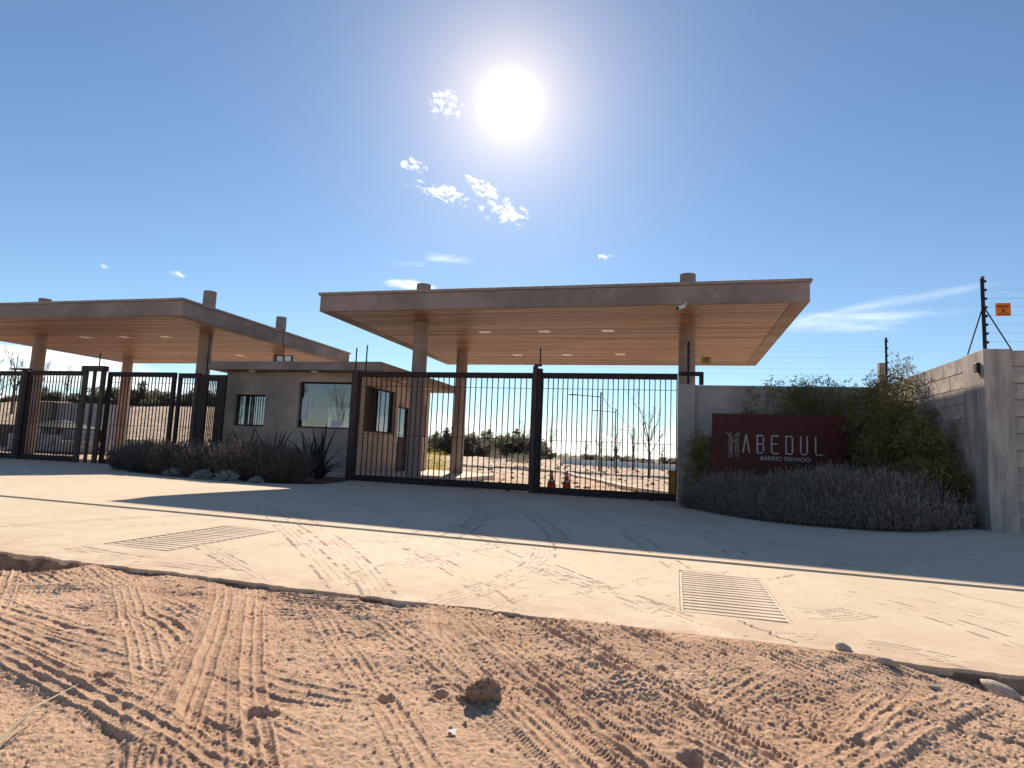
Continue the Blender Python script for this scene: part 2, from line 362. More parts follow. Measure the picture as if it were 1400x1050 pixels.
def dirt_h(x, y, fine=True):
    ey = edge_y(x)
    d = np.interp(x, [-60,-7,-4.5,-4.05,-3.84,-3.6,-3.1,-1.5,-.8,-.35,.75,1.0,1.4,2.2,60],
                     [-.17,-.17,-.17,-.145,-.035,-.045,-.04,-.045,-.025,-.004,-.002,-.02,-.07,-.10,-.10])
    back = ey - y
    base = -.055
    w = np.exp(-np.clip(back-.13, 0, None)/.28)
    h = base*(1-w) + d*w
    h = h + .05*fbm(x, y, .7, 3, N2)*(1-w) + .028*fbm(x, y, 2.6, 3, N3)
    if fine:
        rg = fbm(x, y, 1.1, 2, N1)
        rough = .60 + .9*np.clip(rg+.2, 0, 1)
        h = h + rough*(.008*fbm(x, y, 9, 3, N1) + .0075*fbm(x, y, 40, 4, N2, .8))
        h = h + .0042*rough*fbm(x, y, 85, 2, N3, .7)
        # clods: ridged
        rn = fbm(x, y, 26, 2, N3)
        h = h + .0045*rough*np.clip(rn-.16, 0, 1)*2.0
        T = np.zeros_like(h)
        for (p0, p1, wd, ribs, dp, lug) in TRACKS:
            dp = dp*.72
            p0 = np.array(p0); p1 = np.array(p1); L = np.linalg.norm(p1-p0); dr = (p1-p0)/L
            s = (x-p0[0])*dr[0]+(y-p0[1])*dr[1]
            bend = .05*np.sin(s*1.3+p0[0]*5)
            t = -(x-p0[0])*dr[1]+(y-p0[1])*dr[0] + bend + .006*fbm(s, s*0, 9, 2, N1)
            win = smooth01((wd/2 - np.abs(t))/.02+.5)*smooth01(s/.3)*smooth01((L-s)/.3)
            fade = np.clip(.80+1.1*fbm(x+3*p0[0], y, 1.1, 3, N2), .15, 1.15)
            prof = -.65 + 1.5*np.exp(-(((t/wd*ribs) % 1.0-.5)/.15)**2)
            lugs = (.42*np.clip(np.sin(2*PI*s/(lug*.62) + 9*np.abs(t)/wd)*1.6, -1, 1)*(np.abs(t) > wd*.26)) if lug else 0
            nz = 1+1.1*fbm(x, y, 22, 3, N3)
            q_ = np.clip(win*fade, 0, 1); h = h*(1-.30*q_); T = T*(1-.8*q_) + win*fade*dp*(prof*nz+lugs*.7)
            berm = np.exp(-((np.abs(t)-wd/2-.018)/.016)**2)*smooth01(s/.3)*smooth01((L-s)/.3)
            T = T + berm*dp*.9*fade*nz*(T < .004)
        h = h + T
        # dug hole with a lip, smaller pits and heaped crumbs
        for (cx, cy, r, dp) in [(.055,2.16,.045,.018),(-1.02,2.22,.035,.022),(-1.35,1.95,.06,.025),(-.86,2.36,.03,.02),(-2.1,2.0,.05,.018),(.62,2.5,.05,.015),(-.30,2.55,.03,.015),(-.05,3.0,.03,.02)]:
            q = np.sqrt((x-cx)**2+((y-cy)/.95)**2)*(1+.28*fbm(x, y, 8, 2, N3))/r
            h = h - dp*smooth01((1.12-q)/.45) + dp*.22*np.exp(-((q-1.5)/.35)**2)
    h = np.where(y > ey-.03, np.minimum(h, np.where(d < -.02, d, .004)-.22*(y-ey+.03)), h)
    return h + G(x, y)

# ---- near dirt patch, fine grid (denser towards the viewpoint)
def gridmesh(name, xs, ys, hf, material, smooth=True, drop=None):
    X, Y = np.meshgrid(xs, ys); Z = hf(X, Y); V = np.stack([X, Y, Z], -1).reshape(-1, 3)
    nx, ny = len(xs), len(ys); i = np.arange(nx-1); j = np.arange(ny-1); I, J = np.meshgrid(i, j)
    a = (J*nx+I).ravel(); F = np.stack([a, a+1, a+nx+1, a+nx], -1)
    if drop is not None:
        cx = (xs[I.ravel()]+xs[I.ravel()+1])/2; cy = (ys[J.ravel()]+ys[J.ravel()+1])/2; F = F[~drop(cx, cy)]
        used = np.unique(F); rem = -np.ones(len(V), int); rem[used] = np.arange(len(used)); V = V[used]; F = rem[F]
    return fastmesh(name, V, F, material, smooth=smooth)
def dirtmat():
    m = bpy.data.materials.new('dry_dirt'); m.use_nodes = True; t = m.node_tree; b = t.nodes['Principled BSDF']
    tc = nd(t, 'ShaderNodeTexCoord'); P = tc.outputs['Object']
    def nz(sc, de=6, ro=.6):
        n = nd(t, 'ShaderNodeTexNoise'); n.inputs['Scale'].default_value = sc; n.inputs['Detail'].default_value = de; n.inputs['Roughness'].default_value = ro
        lk(t, P, n.inputs['Vector']); return n.outputs['Fac']
    c = mixc(t, sstep(t, nz(1.3), .35, .65), (.70, .445, .30), (.83, .565, .39))
    c = mixc(t, mt(t, 'MULTIPLY', sstep(t, nz(48, 8, .75), .46, .62), .55), c, (.36, .215, .145))  # darker crumbs, deepened to paint in the micro shadows between them
    c = mixc(t, mt(t, 'MULTIPLY', sstep(t, nz(140, 4, .7), .6, .72), .45), c, (.62, .50, .40))
    lk(t, c, b.inputs['Base Color']); b.inputs['Roughness'].default_value = 1.0; b.inputs['Specular IOR Level'].default_value = .1
    bp = nd(t, 'ShaderNodeBump'); bp.inputs['Strength'].default_value = 1.0; bp.inputs['Distance'].default_value = .013
    lk(t, mt(t, 'ADD', mt(t, 'MULTIPLY', nz(55, 8, .75), 1.0), mt(t, 'MULTIPLY', nz(210, 6, .75), .45)), bp.inputs['Height'])
    lk(t, bp.outputs[0], b.inputs['Normal'])
    return m
DIRT = dirtmat()
def wedge(nx, ny):
    ys = 1.0+np.linspace(0, 1, ny)**1.25*2.85; q = np.linspace(0, 1, nx)
    Y, Q = np.meshgrid(ys, q, indexing='ij'); XL = -1.48*Y-.35; XR = .66*Y+.25; X = XL+(XR-XL)*Q
    V = np.stack([X, Y, dirt_h(X, Y)], -1).reshape(-1, 3); I, J = np.meshgrid(np.arange(nx-1), np.arange(ny-1)); a = (J*nx+I).ravel()
    return V, np.stack([a, a+1, a+nx+1, a+nx], -1)
V, F = wedge(1250, 600)
struct(fastmesh('dirt_road', V, F, DIRT, smooth=True), 'dry dirt road verge printed with tyre tracks in front of the concrete apron')
xs = np.concatenate([np.linspace(-70, -6.2, 200)[:-1], np.linspace(-6.2, 3.2, 190), np.linspace(3.2, 50, 160)[1:]])
ys = np.concatenate([np.linspace(-45, .9, 150)[:-1], np.linspace(.9, 3.85, 60)])
struct(gridmesh('dirt_road_shoulder', xs, ys, lambda x, y: dirt_h(x, y, False)-.022*(y > .9), DIRT, drop=lambda cx, cy: (cy > 1.08) & (cx > -1.48*cy-.35+.12) & (cx < .66*cy+.25-.12)))
# soil cut under the slab edge
xs = np.linspace(-7, 3.4, 1000); V = []
for k in range(9):
    t = k/8; yy = edge_y(xs)-.004-.035*np.sin(t*2.2)-.03*np.abs(fbm(xs, xs*0+t*2.3, 7, 4, N3, .6))*(t > 0)+.004
    V.append(np.stack([xs, yy, G(xs, yy)-.034-.30*t], -1))
V = np.concatenate(V); I, J = np.meshgrid(np.arange(999), np.arange(8)); a = (J*1000+I).ravel(); F = np.stack([a+1000, a+1001, a+1, a], -1)
struct(fastmesh('soil_ledge', V, F, mat('cut_soil', (.36, .23, .155), 1, .25, 8, bump=.02, bscale=30), smooth=True))

# ---- concrete apron
def concmat():
    m = bpy.data.materials.new('dusty_concrete'); m.use_nodes = True; t = m.node_tree; b = t.nodes['Principled BSDF']
    tc = nd(t, 'ShaderNodeTexCoord'); P = tc.outputs['Object']
    def nz(sc, de=6, ro=.6, st=None, rot=0, dist=0):
        v = P
        if st:
            mp = nd(t, 'ShaderNodeMapping'); mp.inputs['Scale'].default_value = st; mp.inputs['Rotation'].default_value = (0, 0, rot); lk(t, P, mp.inputs['Vector']); v = mp.outputs[0]
        n = nd(t, 'ShaderNodeTexNoise'); n.inputs['Scale'].default_value = sc; n.inputs['Detail'].default_value = de; n.inputs['Roughness'].default_value = ro; n.inputs['Distortion'].default_value = dist
        lk(t, v, n.inputs['Vector']); return n.outputs['Fac']
    c = mixc(t, sstep(t, nz(.5), .35, .65), (.64, .50, .37), (.70, .565, .425))
    c = mixc(t, mt(t, 'MULTIPLY', sstep(t, nz(5, 9, .75), .45, .65), .45), c, (.55, .42, .31))
    c = mixc(t, mt(t, 'MULTIPLY', sstep(t, nz(70, 6, .75), .54, .68), .45), c, (.48, .37, .285))
    # dirt dragged along by wheels: streaks in three directions
    streak = None
    for rot, sc, th in ((.55, 1.0, .60), (-.75, .8, .61), (.08, 1.3, .61), (-.3, .9, .62)):
        s = sstep(t, nz(1.6*sc, 6, .65, (.32, 6.5, 1), rot, .8), th, th+.10)
        g1 = sstep(t, nz(.45, 3, .5, (1, 1, 1), rot*3), .46, .60)
        s = mt(t, 'MULTIPLY', s, g1)
        streak = s if streak is None else mt(t, 'MAXIMUM', streak, s)
    streak = mt(t, 'MULTIPLY', streak, mt(t, 'ADD', .35, mt(t, 'MULTIPLY', sstep(t, nz(40, 6, .8), .4, .6), .65)))
    c = mixc(t, mt(t, 'MULTIPLY', streak, .85), c, (.42, .27, .18))
    # fanned-out arcs of tread print: wave bands gated by patches
    sep = nd(t, 'ShaderNodeSeparateXYZ'); lk(t, P, sep.inputs[0])
    fy = sstep(t, sep.outputs[1], 4.6, 3.4)
    c = mixc(t, mt(t, 'MULTIPLY', mt(t, 'MULTIPLY', fy, sstep(t, nz(3.0, 6, .7), .38, .62)), .75), c, (.50, .345, .245))
    lk(t, c, b.inputs['Base Color']); b.inputs['Roughness'].default_value = .92; b.inputs['Specular IOR Level'].default_value = .2
    bp = nd(t, 'ShaderNodeBump'); bp.inputs['Strength'].default_value = .8; bp.inputs['Distance'].default_value = .003
    hgt = mt(t, 'ADD', nz(60, 8, .75), mt(t, 'MULTIPLY', streak, 1.2)); lk(t, hgt, bp.inputs['Height']); lk(t, bp.outputs[0], b.inputs['Normal'])
    return m
CONC = concmat()
GR = [(-4.47, -3.81, 4.14, 5.58), (.035, .675, 4.08, 5.56)]
def slab(name, xs, ys, hf, thick, drop=None, frontf=None):
    """a sheet with skirts down to -thick all round, edges included (also round holes)"""
    nx, ny = len(xs), len(ys); X, Y = np.meshgrid(xs, ys)
    if frontf is not None: Y[0, :] = frontf(X[0, :])
    Z = hf(X, Y); V = np.stack([X, Y, Z], -1).reshape(-1, 3); V2 = V.copy(); V2[:, 2] -= thick
    keep = np.ones((ny-1, nx-1), bool)
    if drop:
        for j in range(ny-1):
            for i in range(nx-1):
                cx = (xs[i]+xs[i+1])/2; cy = (ys[j]+ys[j+1])/2
                if drop(cx, cy): keep[j, i] = False
    F = []; N = nx*ny
    for j in range(ny-1):
        for i in range(nx-1):
            if not keep[j, i]: continue
            a = j*nx+i; F.append((a, a+1, a+nx+1, a+nx))
            if j == 0 or not keep[j-1, i]: F.append((a, N+a, N+a+1, a+1))
            if j == ny-2 or not keep[j+1, i]: F.append((a+nx+1, N+a+nx+1, N+a+nx, a+nx))
            if i == 0 or not keep[j, i-1]: F.append((a+nx, N+a+nx, N+a, a))
            if i == nx-2 or not keep[j, i+1]: F.append((a+1, N+a+1, N+a+nx+1, a+nx+1))
    return fastmesh(name, np.concatenate([V, V2]), np.array(F), CONC)
def brk(a, b, step, extra=()):
    v = set(np.round(np.arange(a, b, step), 4)) | {round(b, 4)} | {round(e, 4) for e in extra}; v = sorted(v)
    out = [v[0]]
    for q in v[1:]:
        if q-out[-1] > .004: out.append(q)
        elif q in [round(e, 4) for e in extra]: out[-1] = q
    return np.array(out)
gx = [GR[0][0], GR[0][1], GR[1][0], GR[1][1]]; gy = [GR[0][2], GR[0][3], GR[1][2], GR[1][3]]
xs = np.concatenate([np.linspace(-60, -8, 40)[:-1], brk(-8, 4, .02, gx), np.linspace(4, 40, 30)[1:]])
ys = np.array(sorted({3.7, 3.9, 6.135, *gy}))
ys = np.concatenate([[3.5], ys])
inside = lambda cx, cy: any(a < cx < b and c < cy < d for a, b, c, d in GR)
rag = lambda x: edge_y(x) + .028*fbm(x, x*0+3, 9, 4, N3, .65)
near = slab('concrete_apron', xs, ys, lambda x, y: G(x, y)-.016, .035, inside, rag)
struct(near, 'sunlit dusty concrete strip between the dirt and the slab joint')
xs = np.concatenate([np.linspace(-60, -14, 20)[:-1], np.linspace(-14, 7, 106), np.linspace(7, 40, 10)[1:]])
ys = np.concatenate([np.linspace(6.15, 15.6, 80), [17.2]])
struct(slab('driveway', xs, ys, lambda x, y: G(x, y), .30), 'shaded concrete driveway in front of the sliding gates')
# hairline cracks as thin real grooves are left to the material; a few dark crack lines
def crack(pts, z=.0025):
    m = MB()
    for i in range(len(pts)-1):
        a = Vector((*pts[i], 0)); b = Vector((*pts[i+1], 0)); d = (b-a).normalized(); n = Vector((-d.y, d.x, 0))*.0035
        vs = [a-n, b-n, b+n, a+n]; vs = [(p.x, p.y, g(p.x, p.y)-.016+z) for p in vs]; m.add(vs, [(0, 1, 2, 3)])
    return m
CRACKM = mat('dark_crack_line', (.20, .14, .10), 1, .1, 20)  # dark strips drawn along the cracks
def walk(p0, p1, n=16, amp=.03):
    return [(p0[0]+(p1[0]-p0[0])*i/n+random.uniform(-amp, amp), p0[1]+(p1[1]-p0[1])*i/n+random.uniform(-amp, amp)*.6) for i in range(n+1)]
cm = MB()
for a, b in (((.36, 4.0), (.62, 3.66)), ((1.98, 5.9), (2.9, 4.6)), ((.80, 5.6), (1.0, 5.9))): 
    c = crack(walk(a, b)); cm.add(c.v, c.f)
struct(cm.build('pavement_crack', CRACKM))
# drainage grates: bars of concrete over a pit
PIT = mat('pit_shade_soil', (.05, .038, .03), 1, .2, 9)  # pit floor coloured near black to deepen the shade in the slots
GRB = mat('grate_concrete', (.66, .54, .42), .9, .08, 7, bump=.003)
for k, (x0, x1, y0, y1) in enumerate(GR):
    r = empty('drain_grate', (x0, y0, g(x0, y0)), ['slotted concrete drain grate further left, near the dirt ledge', 'slotted concrete drain grate on the right of the apron, seen close'][k], 'drain grate', 'slotted drain grates in the apron')
    z = g((x0+x1)/2, y0)-.016
    MB().box(x0-.02, x1+.02, y0-.02, y1+.02, z-.34, z-.315).build('pit_floor', PIT, r)
    MB().box(x0+.004, x0+.022, y0+.004, y1-.004, z-.10, z-.004).box(x1-.022, x1-.004, y0+.004, y1-.004, z-.10, z-.004).build('grate_frame', GRB, r)
    n = 17; p = (y1-y0)/n
    me = unitbox('grate_bar', x1-x0-.05, p-.036, .07, GRB, .0006)
    for i in range(n): piece(me, 'grate_bar', ((x0+x1)/2, y0+p*(i+.5), z-.034+random.uniform(-.001, .001)), r)

# ------------------------------------------------------------------ land beyond the gates
def aim(px, py, Y):
    d = r2*((px-700)/851.61) - u2*((py-525)/851.61) + fw; d = d*(Y/d.y); return Vector((d.x, d.y, d.z+.9))
def land_h(x, y):
    x = np.asarray(x, float); y = np.asarray(y, float)
    base = G(x, y)
    hill = 4.6*smooth01((y-27)/34)*smooth01((-x-.5*y-3)/14)*(1-.35*smooth01((-x-70)/60))
    w = smooth01((y-17.3)/3)
    return base - .012 + w*(.07*fbm(x, y, .35, 4, N1) + .06*fbm(x, y, 1.6, 4, N2, .65)) + hill*(1+.10*fbm(x, y, .12, 3, N3))
def lh(x, y): return float(land_h(x, y))
YARD = mat('yard_earth', (.60, .44, .32), 1, .22, 1.4, detail=9, bump=.05, bscale=3.0)
xs = np.concatenate([np.linspace(-130, -40, 70)[:-1], np.linspace(-40, 12, 240), np.linspace(12, 70, 50)[1:]])
ys = np.concatenate([np.linspace(17.2, 40, 120)[:-1], np.linspace(40, 125, 110)])
struct(gridmesh('yard_ground', xs, ys, land_h, YARD))
PLAIN = mat('plain_earth', (.30, .25, .17), 1, .2, .02, detail=9)
m = MB(); m.add([(-4500, -4500, -.75), (4500, -4500, -.75), (4500, 4500, -.75), (-4500, 4500, -.75)], [(0, 1, 2, 3)])
struct(m.build('plain', PLAIN))

# ------------------------------------------------------------------ canopies
def canopy(x0, x1, y0, y1, zb, cols, lights, label):
    r = empty('gate_canopy', ((x0+x1)/2, (y0+y1)/2, 0), label, 'canopy', 'flat roofed canopies over the entrance')
    zf = zb+.44; zt = zf+.07
    bx = MB()
    s = .36; ft = .14; bk = .2
    bx.box(x0, x1, y0, y0+ft, zb, zf).box(x0, x1, y1-bk, y1, zb, zf).box(x0, x0+s, y0+ft, y1-bk, zb, zf).box(x1-s, x1, y0+ft, y1-bk, zb, zf)
    bx.build('fascia', TAUPE, r, bevel=.012)
    c = .045; MB().box(x0-c, x1+c, y0-c, y0+.05, zf+.001, zt).box(x0-c, x1+c, y1-.05, y1+c, zf+.001, zt).box(x0-c, x0+.05, y0+.05, y1-.05, zf+.001, zt).box(x1-.05, x1+c, y0+.05, y1-.05, zf+.001, zt).build('cap_flashing', CAPM, r, bevel=.006)
    MB().box(x0+.05, x1-.05, y0+.05, y1-.05, zf-.06, zf+.04).build('roof_deck', ROOFTOP, r)
    px0 = x0+s+.02; px1 = x1-s-.012; py0 = y0+ft+.006; py1 = y1-bk-.006; n = 44; p = (py1-py0)/n
    MB().box(px0-.008, px1+.008, py0-.003, py1+.003, zb+.05, zb+.07).build('ceiling_backing', BLACK, r)  # painted black so the gaps between planks read as deep shade
    for i in range(n):
        k = random.uniform(.25, .75); xm = px0+(px1-px0)*k
        for a, b in ((px0, xm-.003), (xm+.003, px1)):
            dz = random.uniform(-.0025, .0025)
            yc = py0+p*(i+.5)
            o = MB().box(a, b, yc-p/2+.021, yc+p/2-.021, zb+.012+dz, zb+.045+dz).build('plank', WOOD, r)
    for (cx, cy, ct, rad) in cols:
        o = MB().cyl((cx, cy, g(cx, cy)-.15), (cx, cy, ct), rad*1.06, rad*.97, 40).build('column', TAUPE_COL, r, smooth=True)
    for (lx, ly) in lights:
        f = MB().box(lx-.17, lx+.17, ly-.17, ly+.17, zb+.006, zb+.0205).build('recessed_light', WHITEP, r)
        MB().box(lx-.145, lx+.145, ly-.145, ly+.145, zb-.001, zb+.005).build('diffuser', DIFFUSER, f)
    return r
canopy(-9.225, 2.78, 14.41, 24.03, 4.435, [(-6.98, 16.04, 5.55, .205), (-7.45, 20.9, 4.9, .205), (.25, 16.95, 5.86, .215), (.335, 21.4, 4.9, .20)],
       [(-5.53, 17.38), (-3.73, 17.38), (-1.9, 17.38), (-5.6, 21.6), (-3.77, 21.55), (-1.9, 21.45)], 'flat roofed canopy on round columns over the right hand gate')
canopy(-25.9, -13.87, 14.65, 24.25, 4.47, [(-22.6, 17.4, 5.84, .215), (-23.85, 22.4, 4.95, .21), (-15.38, 17.4, 5.93, .215), (-15.75, 21.9, 6.06, .21)],
       [(-21.0, 17.8), (-19.25, 17.8), (-17.45, 17.8), (-19.3, 22), (-17.6, 21.95), (-15.55, 22.2)][:3]+[(-19.4, 21.9), (-17.6, 21.9)], 'flat roofed canopy over the left hand gate, cut by the photo edge')

# ------------------------------------------------------------------ guard booth
def holes_wall(m, a0, a1, z0, z1, holes, emit):
    """split a rectangle into boxes round its rectangular holes; emit(a, b, za, zb)"""
    cuts = sorted({a0, a1, *[h[0] for h in holes], *[h[1] for h in holes]})
    for a, b in zip(cuts[:-1], cuts[1:]):
        zz = z0
        for h in sorted([h for h in holes if h[0] <= a+1e-6 and h[1] >= b-1e-6], key=lambda h: h[2]):
            if h[2] > zz: emit(a, b, zz, h[2])
            zz = h[3]
        if zz < z1: emit(a, b, zz, z1)
booth = empty('guard_booth', (-11.4, 19.2, 0), 'low taupe guard booth with picture windows between the two gates', 'guard booth')
bx0, bx1, by0, by1, bz0, bz1 = -13.66, -9.05, 16.5, 22.0, .02, 3.075
FW = [(-13.30, -12.20, 1.40, 2.37), (-11.05, -9.24, 1.40, 2.79)]
SW = [(16.95, 19.05, 1.37, 2.76), (19.28, 20.2, .10, 2.32), (21.3, 21.7, 1.35, 2.54)]
BW = [(-13.35, -11.9, 1.35, 2.45), (-11.2, -9.5, 1.35, 2.5)]
T = .2
m = MB(); holes_wall(m, bx0, bx1, bz0, bz1, FW, lambda a, b, c, d: m.box(a, b, by0, by0+T, c, d)); m.build('front_wall', BOOTH, booth)
m = MB(); holes_wall(m, bx0, bx1, bz0, bz1, BW, lambda a, b, c, d: m.box(a, b, by1-T, by1, c, d)); m.build('rear_wall', BOOTH, booth)
m = MB(); holes_wall(m, by0+T, by1-T, bz0, bz1, SW, lambda a, b, c, d: m.box(bx1-T, bx1, a, b, c, d)); m.build('side_wall', BOOTH, booth)
LW = [(17.2, 18.8, 1.35, 2.4), (19.4, 20.9, 1.35, 2.4)]
m = MB(); holes_wall(m, by0+T, by1-T, bz0, bz1, LW, lambda a, b, c, d: m.box(bx0, bx0+T, a, b, c, d)); m.build('side_wall', BOOTH, booth)
MB().box(bx0+T, bx1-T, by0+T, by1-T, .10, .13).build('floor', KERB, booth)
MB().box(bx0+T+.5, bx1-T-.4, 18.1, 18.6, .75, .79).box(bx0+T+.6, bx0+T+.65, 18.15, 18.55, .13, .75).box(bx1-T-.55, bx1-T-.5, 18.15, 18.55, .13, .75).build('counter', WHITEP, booth)
rf = MB().box(-13.99, -8.10, 15.98, 22.4, 3.08, 3.31).build('roof', TAUPE, booth, bevel=.01)
MB().box(-13.94, -8.15, 16.03, 22.35, 3.311, 3.335).build('roof_top', ROOFTOP, rf)
def framed(par, axis, fixed, a0, a1, z0, z1, mull=(), name='window', glass=GLASS, fr=.045, dep=.07, panel=None):
    """a window frame with a pane; axis 'x': lies along X at Y=fixed, axis 'y': along Y at X=fixed"""
    m = MB()
    def bar(a, b, c, d, t=dep):
        m.box(a, b, fixed, fixed+t, c, d) if axis == 'x' else m.box(fixed-t, fixed, a, b, c, d)
    bar(a0, a1, z0, z0+fr); bar(a0, a1, z1-fr, z1); bar(a0, a0+fr, z0+fr, z1-fr); bar(a1-fr, a1, z0+fr, z1-fr)
    for q in mull: bar(q-fr/2, q+fr/2, z0+fr, z1-fr)
    o = m.build(name, STEEL, par); e = .002
    qs = [a0+fr, *mull, a1-fr]
    for i in range(len(qs)-1):
        a = qs[i]+(fr/2 if i else 0)+e; b = qs[i+1]-(fr/2 if i < len(qs)-2 else 0)-e; c = z0+fr+e
        if panel and panel > c:
            p = MB(); (p.box(a, b, fixed+.02, fixed+.045, c, panel) if axis == 'x' else p.box(fixed-.045, fixed-.02, a, b, c, panel)); p.build('door_panel', POSTM, o); c = panel+.003
        p = MB(); (p.box(a, b, fixed+.03, fixed+.036, c, z1-fr-e) if axis == 'x' else p.box(fixed-.036, fixed-.03, a, b, c, z1-fr-e)); p.build('pane', glass, o)
    return o
w = framed(booth, 'x', by0+.11, FW[0][0]+.002, FW[0][1]-.002, FW[0][2]+.002, FW[0][3]-.002, mull=(-12.78,)); w['label'] = 'small two pane window with a deep reveal'
w = framed(booth, 'x', by0+.11, FW[1][0]+.002, FW[1][1]-.002, FW[1][2]+.002, FW[1][3]-.002, glass=GLASS_T); w['label'] = 'large square picture window reflecting the street'
w = framed(booth, 'y', bx1-.10, SW[0][0]+.002, SW[0][1]-.002, SW[0][2]+.002, SW[0][3]-.002, mull=(17.95,)); w['label'] = 'wide side window facing the gate lane'
w = framed(booth, 'y', bx1-.06, SW[1][0]+.002, SW[1][1]-.002, SW[1][2]+.002, SW[1][3]-.002, name='door', panel=1.3)
MB().box(bx1-.055, bx1-.02, 19.36, 19.38, 1.1, 1.3).build('handle', WHITEP, w)
framed(booth, 'y', bx1-.08, SW[2][0]+.002, SW[2][1]-.002, SW[2][2]+.002, SW[2][3]-.002)
for h in BW: framed(booth, 'x', by1-.12, h[0]+.002, h[1]-.002, h[2]+.002, h[3]-.002, mull=((h[0]+h[1])/2,))
for h in LW: framed(booth, 'y', bx0+.13, h[0]+.002, h[1]-.002, h[2]+.002, h[3]-.002, mull=((h[0]+h[1])/2,))
for lx, ly in ((-12.55, 16.26), (-10.4, 16.26), (-8.62, 18.6), (-8.7, 20.6)):
    f = MB().cyl((lx, ly, 3.045), (lx, ly, 3.079), .11, .12, 24).build('soffit_light', WHITEP, booth, smooth=True)
    MB().cyl((lx, ly, 3.036), (lx, ly, 3.0445), .09, .09, 24).build('diffuser', DIFFUSER, f)
# papers stuck to the large window
pz = by0+.11+.022
def paper(x0, x1, z0, z1, label):
    o = MB().box(x0, x1, pz-.001, pz+.001, z0, z1).build('paper_notice', PAPER, off=((x0+x1)/2, pz, (z0+z1)/2)); tag(o, label, 'paper notice', 'papers taped to the booth window')
    INK = bpy.data.materials.get('printed_ink') or mat('printed_ink', (.2, .22, .28), .9, .05)
    w = (x1-x0); h = (z1-z0); mm = MB(); n = max(2, int(h/.045))
    for i in range(n):
        zz = z1-(i+.8)*h/(n+.6); mm.box(x0+w*.14, x0+w*(.86 if i % 3 else .6), pz-.0018, pz-.0011, zz, zz+.006)
    mm.build('print', INK, o)
paper(-11.00, -10.80, 1.66, 2.30, 'tall white notice at the left edge of the large booth window')
paper(-10.76, -10.64, 2.16, 2.28, 'small upper one of two paper slips beside the tall notice')
paper(-10.77, -10.62, 2.03, 2.13, 'small lower one of two paper slips beside the tall notice')
paper(-9.98, -9.68, 1.45, 1.66, 'white sheet taped to the bottom of the large booth window')
# raised island under booth and columns
ISM = MB(); isl = [(-14.2, 15.45), (-8.4, 15.45), (-7.2, 15.5), (-6.5, 15.62), (-6.15, 15.95), (-6.0, 16.6), (-6.0, 20.6), (-6.25, 21.3), (-6.8, 21.7), (-8.0, 22.6), (-14.2, 22.6)]
n = len(isl); ISM.add([(x, y, g(x, y)-.2) for x, y in isl]+[(x, y, .135) for x, y in isl], [tuple(range(n, 2*n))]+[(i, (i+1) % n, n+(i+1) % n, n+i) for i in range(n)])
struct(ISM.build('kerbed_island', KERB, bevel=.02))

# ------------------------------------------------------------------ gates
def gate_leaf(x0, x1, y, z0, z1, nb, label, top=.14, bot=.17, st=.07, rods=(1.25, 2.52), group='barred sliding gates'):
    r = empty('gate_leaf', ((x0+x1)/2, y, z0), label, 'gate', group); d = .04
    MB().box(x0, x1, y-d, y+d, z1-top, z1).build('top_rail', STEEL, r, bevel=.004)
    MB().box(x0, x1, y-d, y+d, z0, z0+bot).build('bottom_rail', STEEL, r, bevel=.004)
    for a in (x0, x1-st): MB().box(a, a+st, y-d+.002, y+d-.002, z0+bot, z1-top).build('stile', STEEL, r)
    for z in rods: MB().box(x0+st, x1-st, y-.006, y+.006, z-.006, z+.006).build('rod', STEEL, r)
    p = (x1-x0-2*st)/nb; me = None; hb = z1-top-z0-bot
    me = unitbox('bar', .022, .022, hb, STEEL)
    for i in range(nb-1): piece(me, 'bar', (x0+st+p*(i+1)+random.uniform(-.004, .004), y+.018, z0+bot+hb/2), r)
    for xw in (x0+.5, x1-.55): MB().cyl((xw, y-.02, z0-.015), (xw, y+.02, z0-.015), .05, .05, 14).build('wheel', BLACK, r)
    return r
ZB = [.03, -.03]
gate_leaf(-8.20, -3.45, 15.0, .00, 2.905, 32, 'right entrance gate leaf in front of the booth and columns', st=.028)
gate_leaf(-3.22, .02, 15.0, -.05, 2.91, 26, 'right entrance gate leaf between centre post and the sign wall', st=.028)
gate_leaf(-24.9, -20.0, 15.0, .09, 2.84, 32, 'leftmost gate leaf, cut by the photo edge')
gate_leaf(-19.7, -17.5, 15.0, .09, 2.86, 17, 'left entrance gate leaf in front of the site cabin')
gate_leaf(-16.62, -14.16, 15.0, .06, 2.84, 18, 'left entrance gate leaf right of the paired posts', st=.12)
gate_leaf(-14.05, -13.30, 15.0, .06, 2.82, 6, 'narrow barred panel beside the left canopy column', st=.10)
gate_leaf(-13.28, -12.42, 15.0, .06, 2.78, 6, 'narrow barred gate beside the booth corner', st=.26, top=.18)
def post(x, y, z0, z1, w, label, d=.14, split=False, cap=False, name='gate_post'):
    r = empty(name, (x, y, z0), label, 'gate post', 'gate posts')
    if split:
        a = w*.47
        MB().box(x-w/2, x-w/2+a, y-d/2, y+d/2, z0, z1).build('post_half', POSTM, r, bevel=.004)
        MB().box(x+w/2-a, x+w/2, y-d/2, y+d/2, z0, z1-.06).build('post_half', STEEL, r, bevel=.004)
        MB().box(x-w/2+.02, x+w/2-.02, y-.03, y+.03, z1, z1+.05).build('guide_bracket', STEEL, r)
    else: MB().box(x-w/2, x+w/2, y-d/2, y+d/2, z0, z1).build('post_tube', POSTM, r, bevel=.005)
    MB().box(x-w/2-.05, x+w/2+.05, y-d/2-.04, y+d/2+.04, z0, z0+.015).build('foot_plate', STEEL, r)
    return r
post(-3.335, 14.98, g(-3.3, 15)-.01, 3.07, .23, 'tall split gate post between the two right gate leaves', split=True)
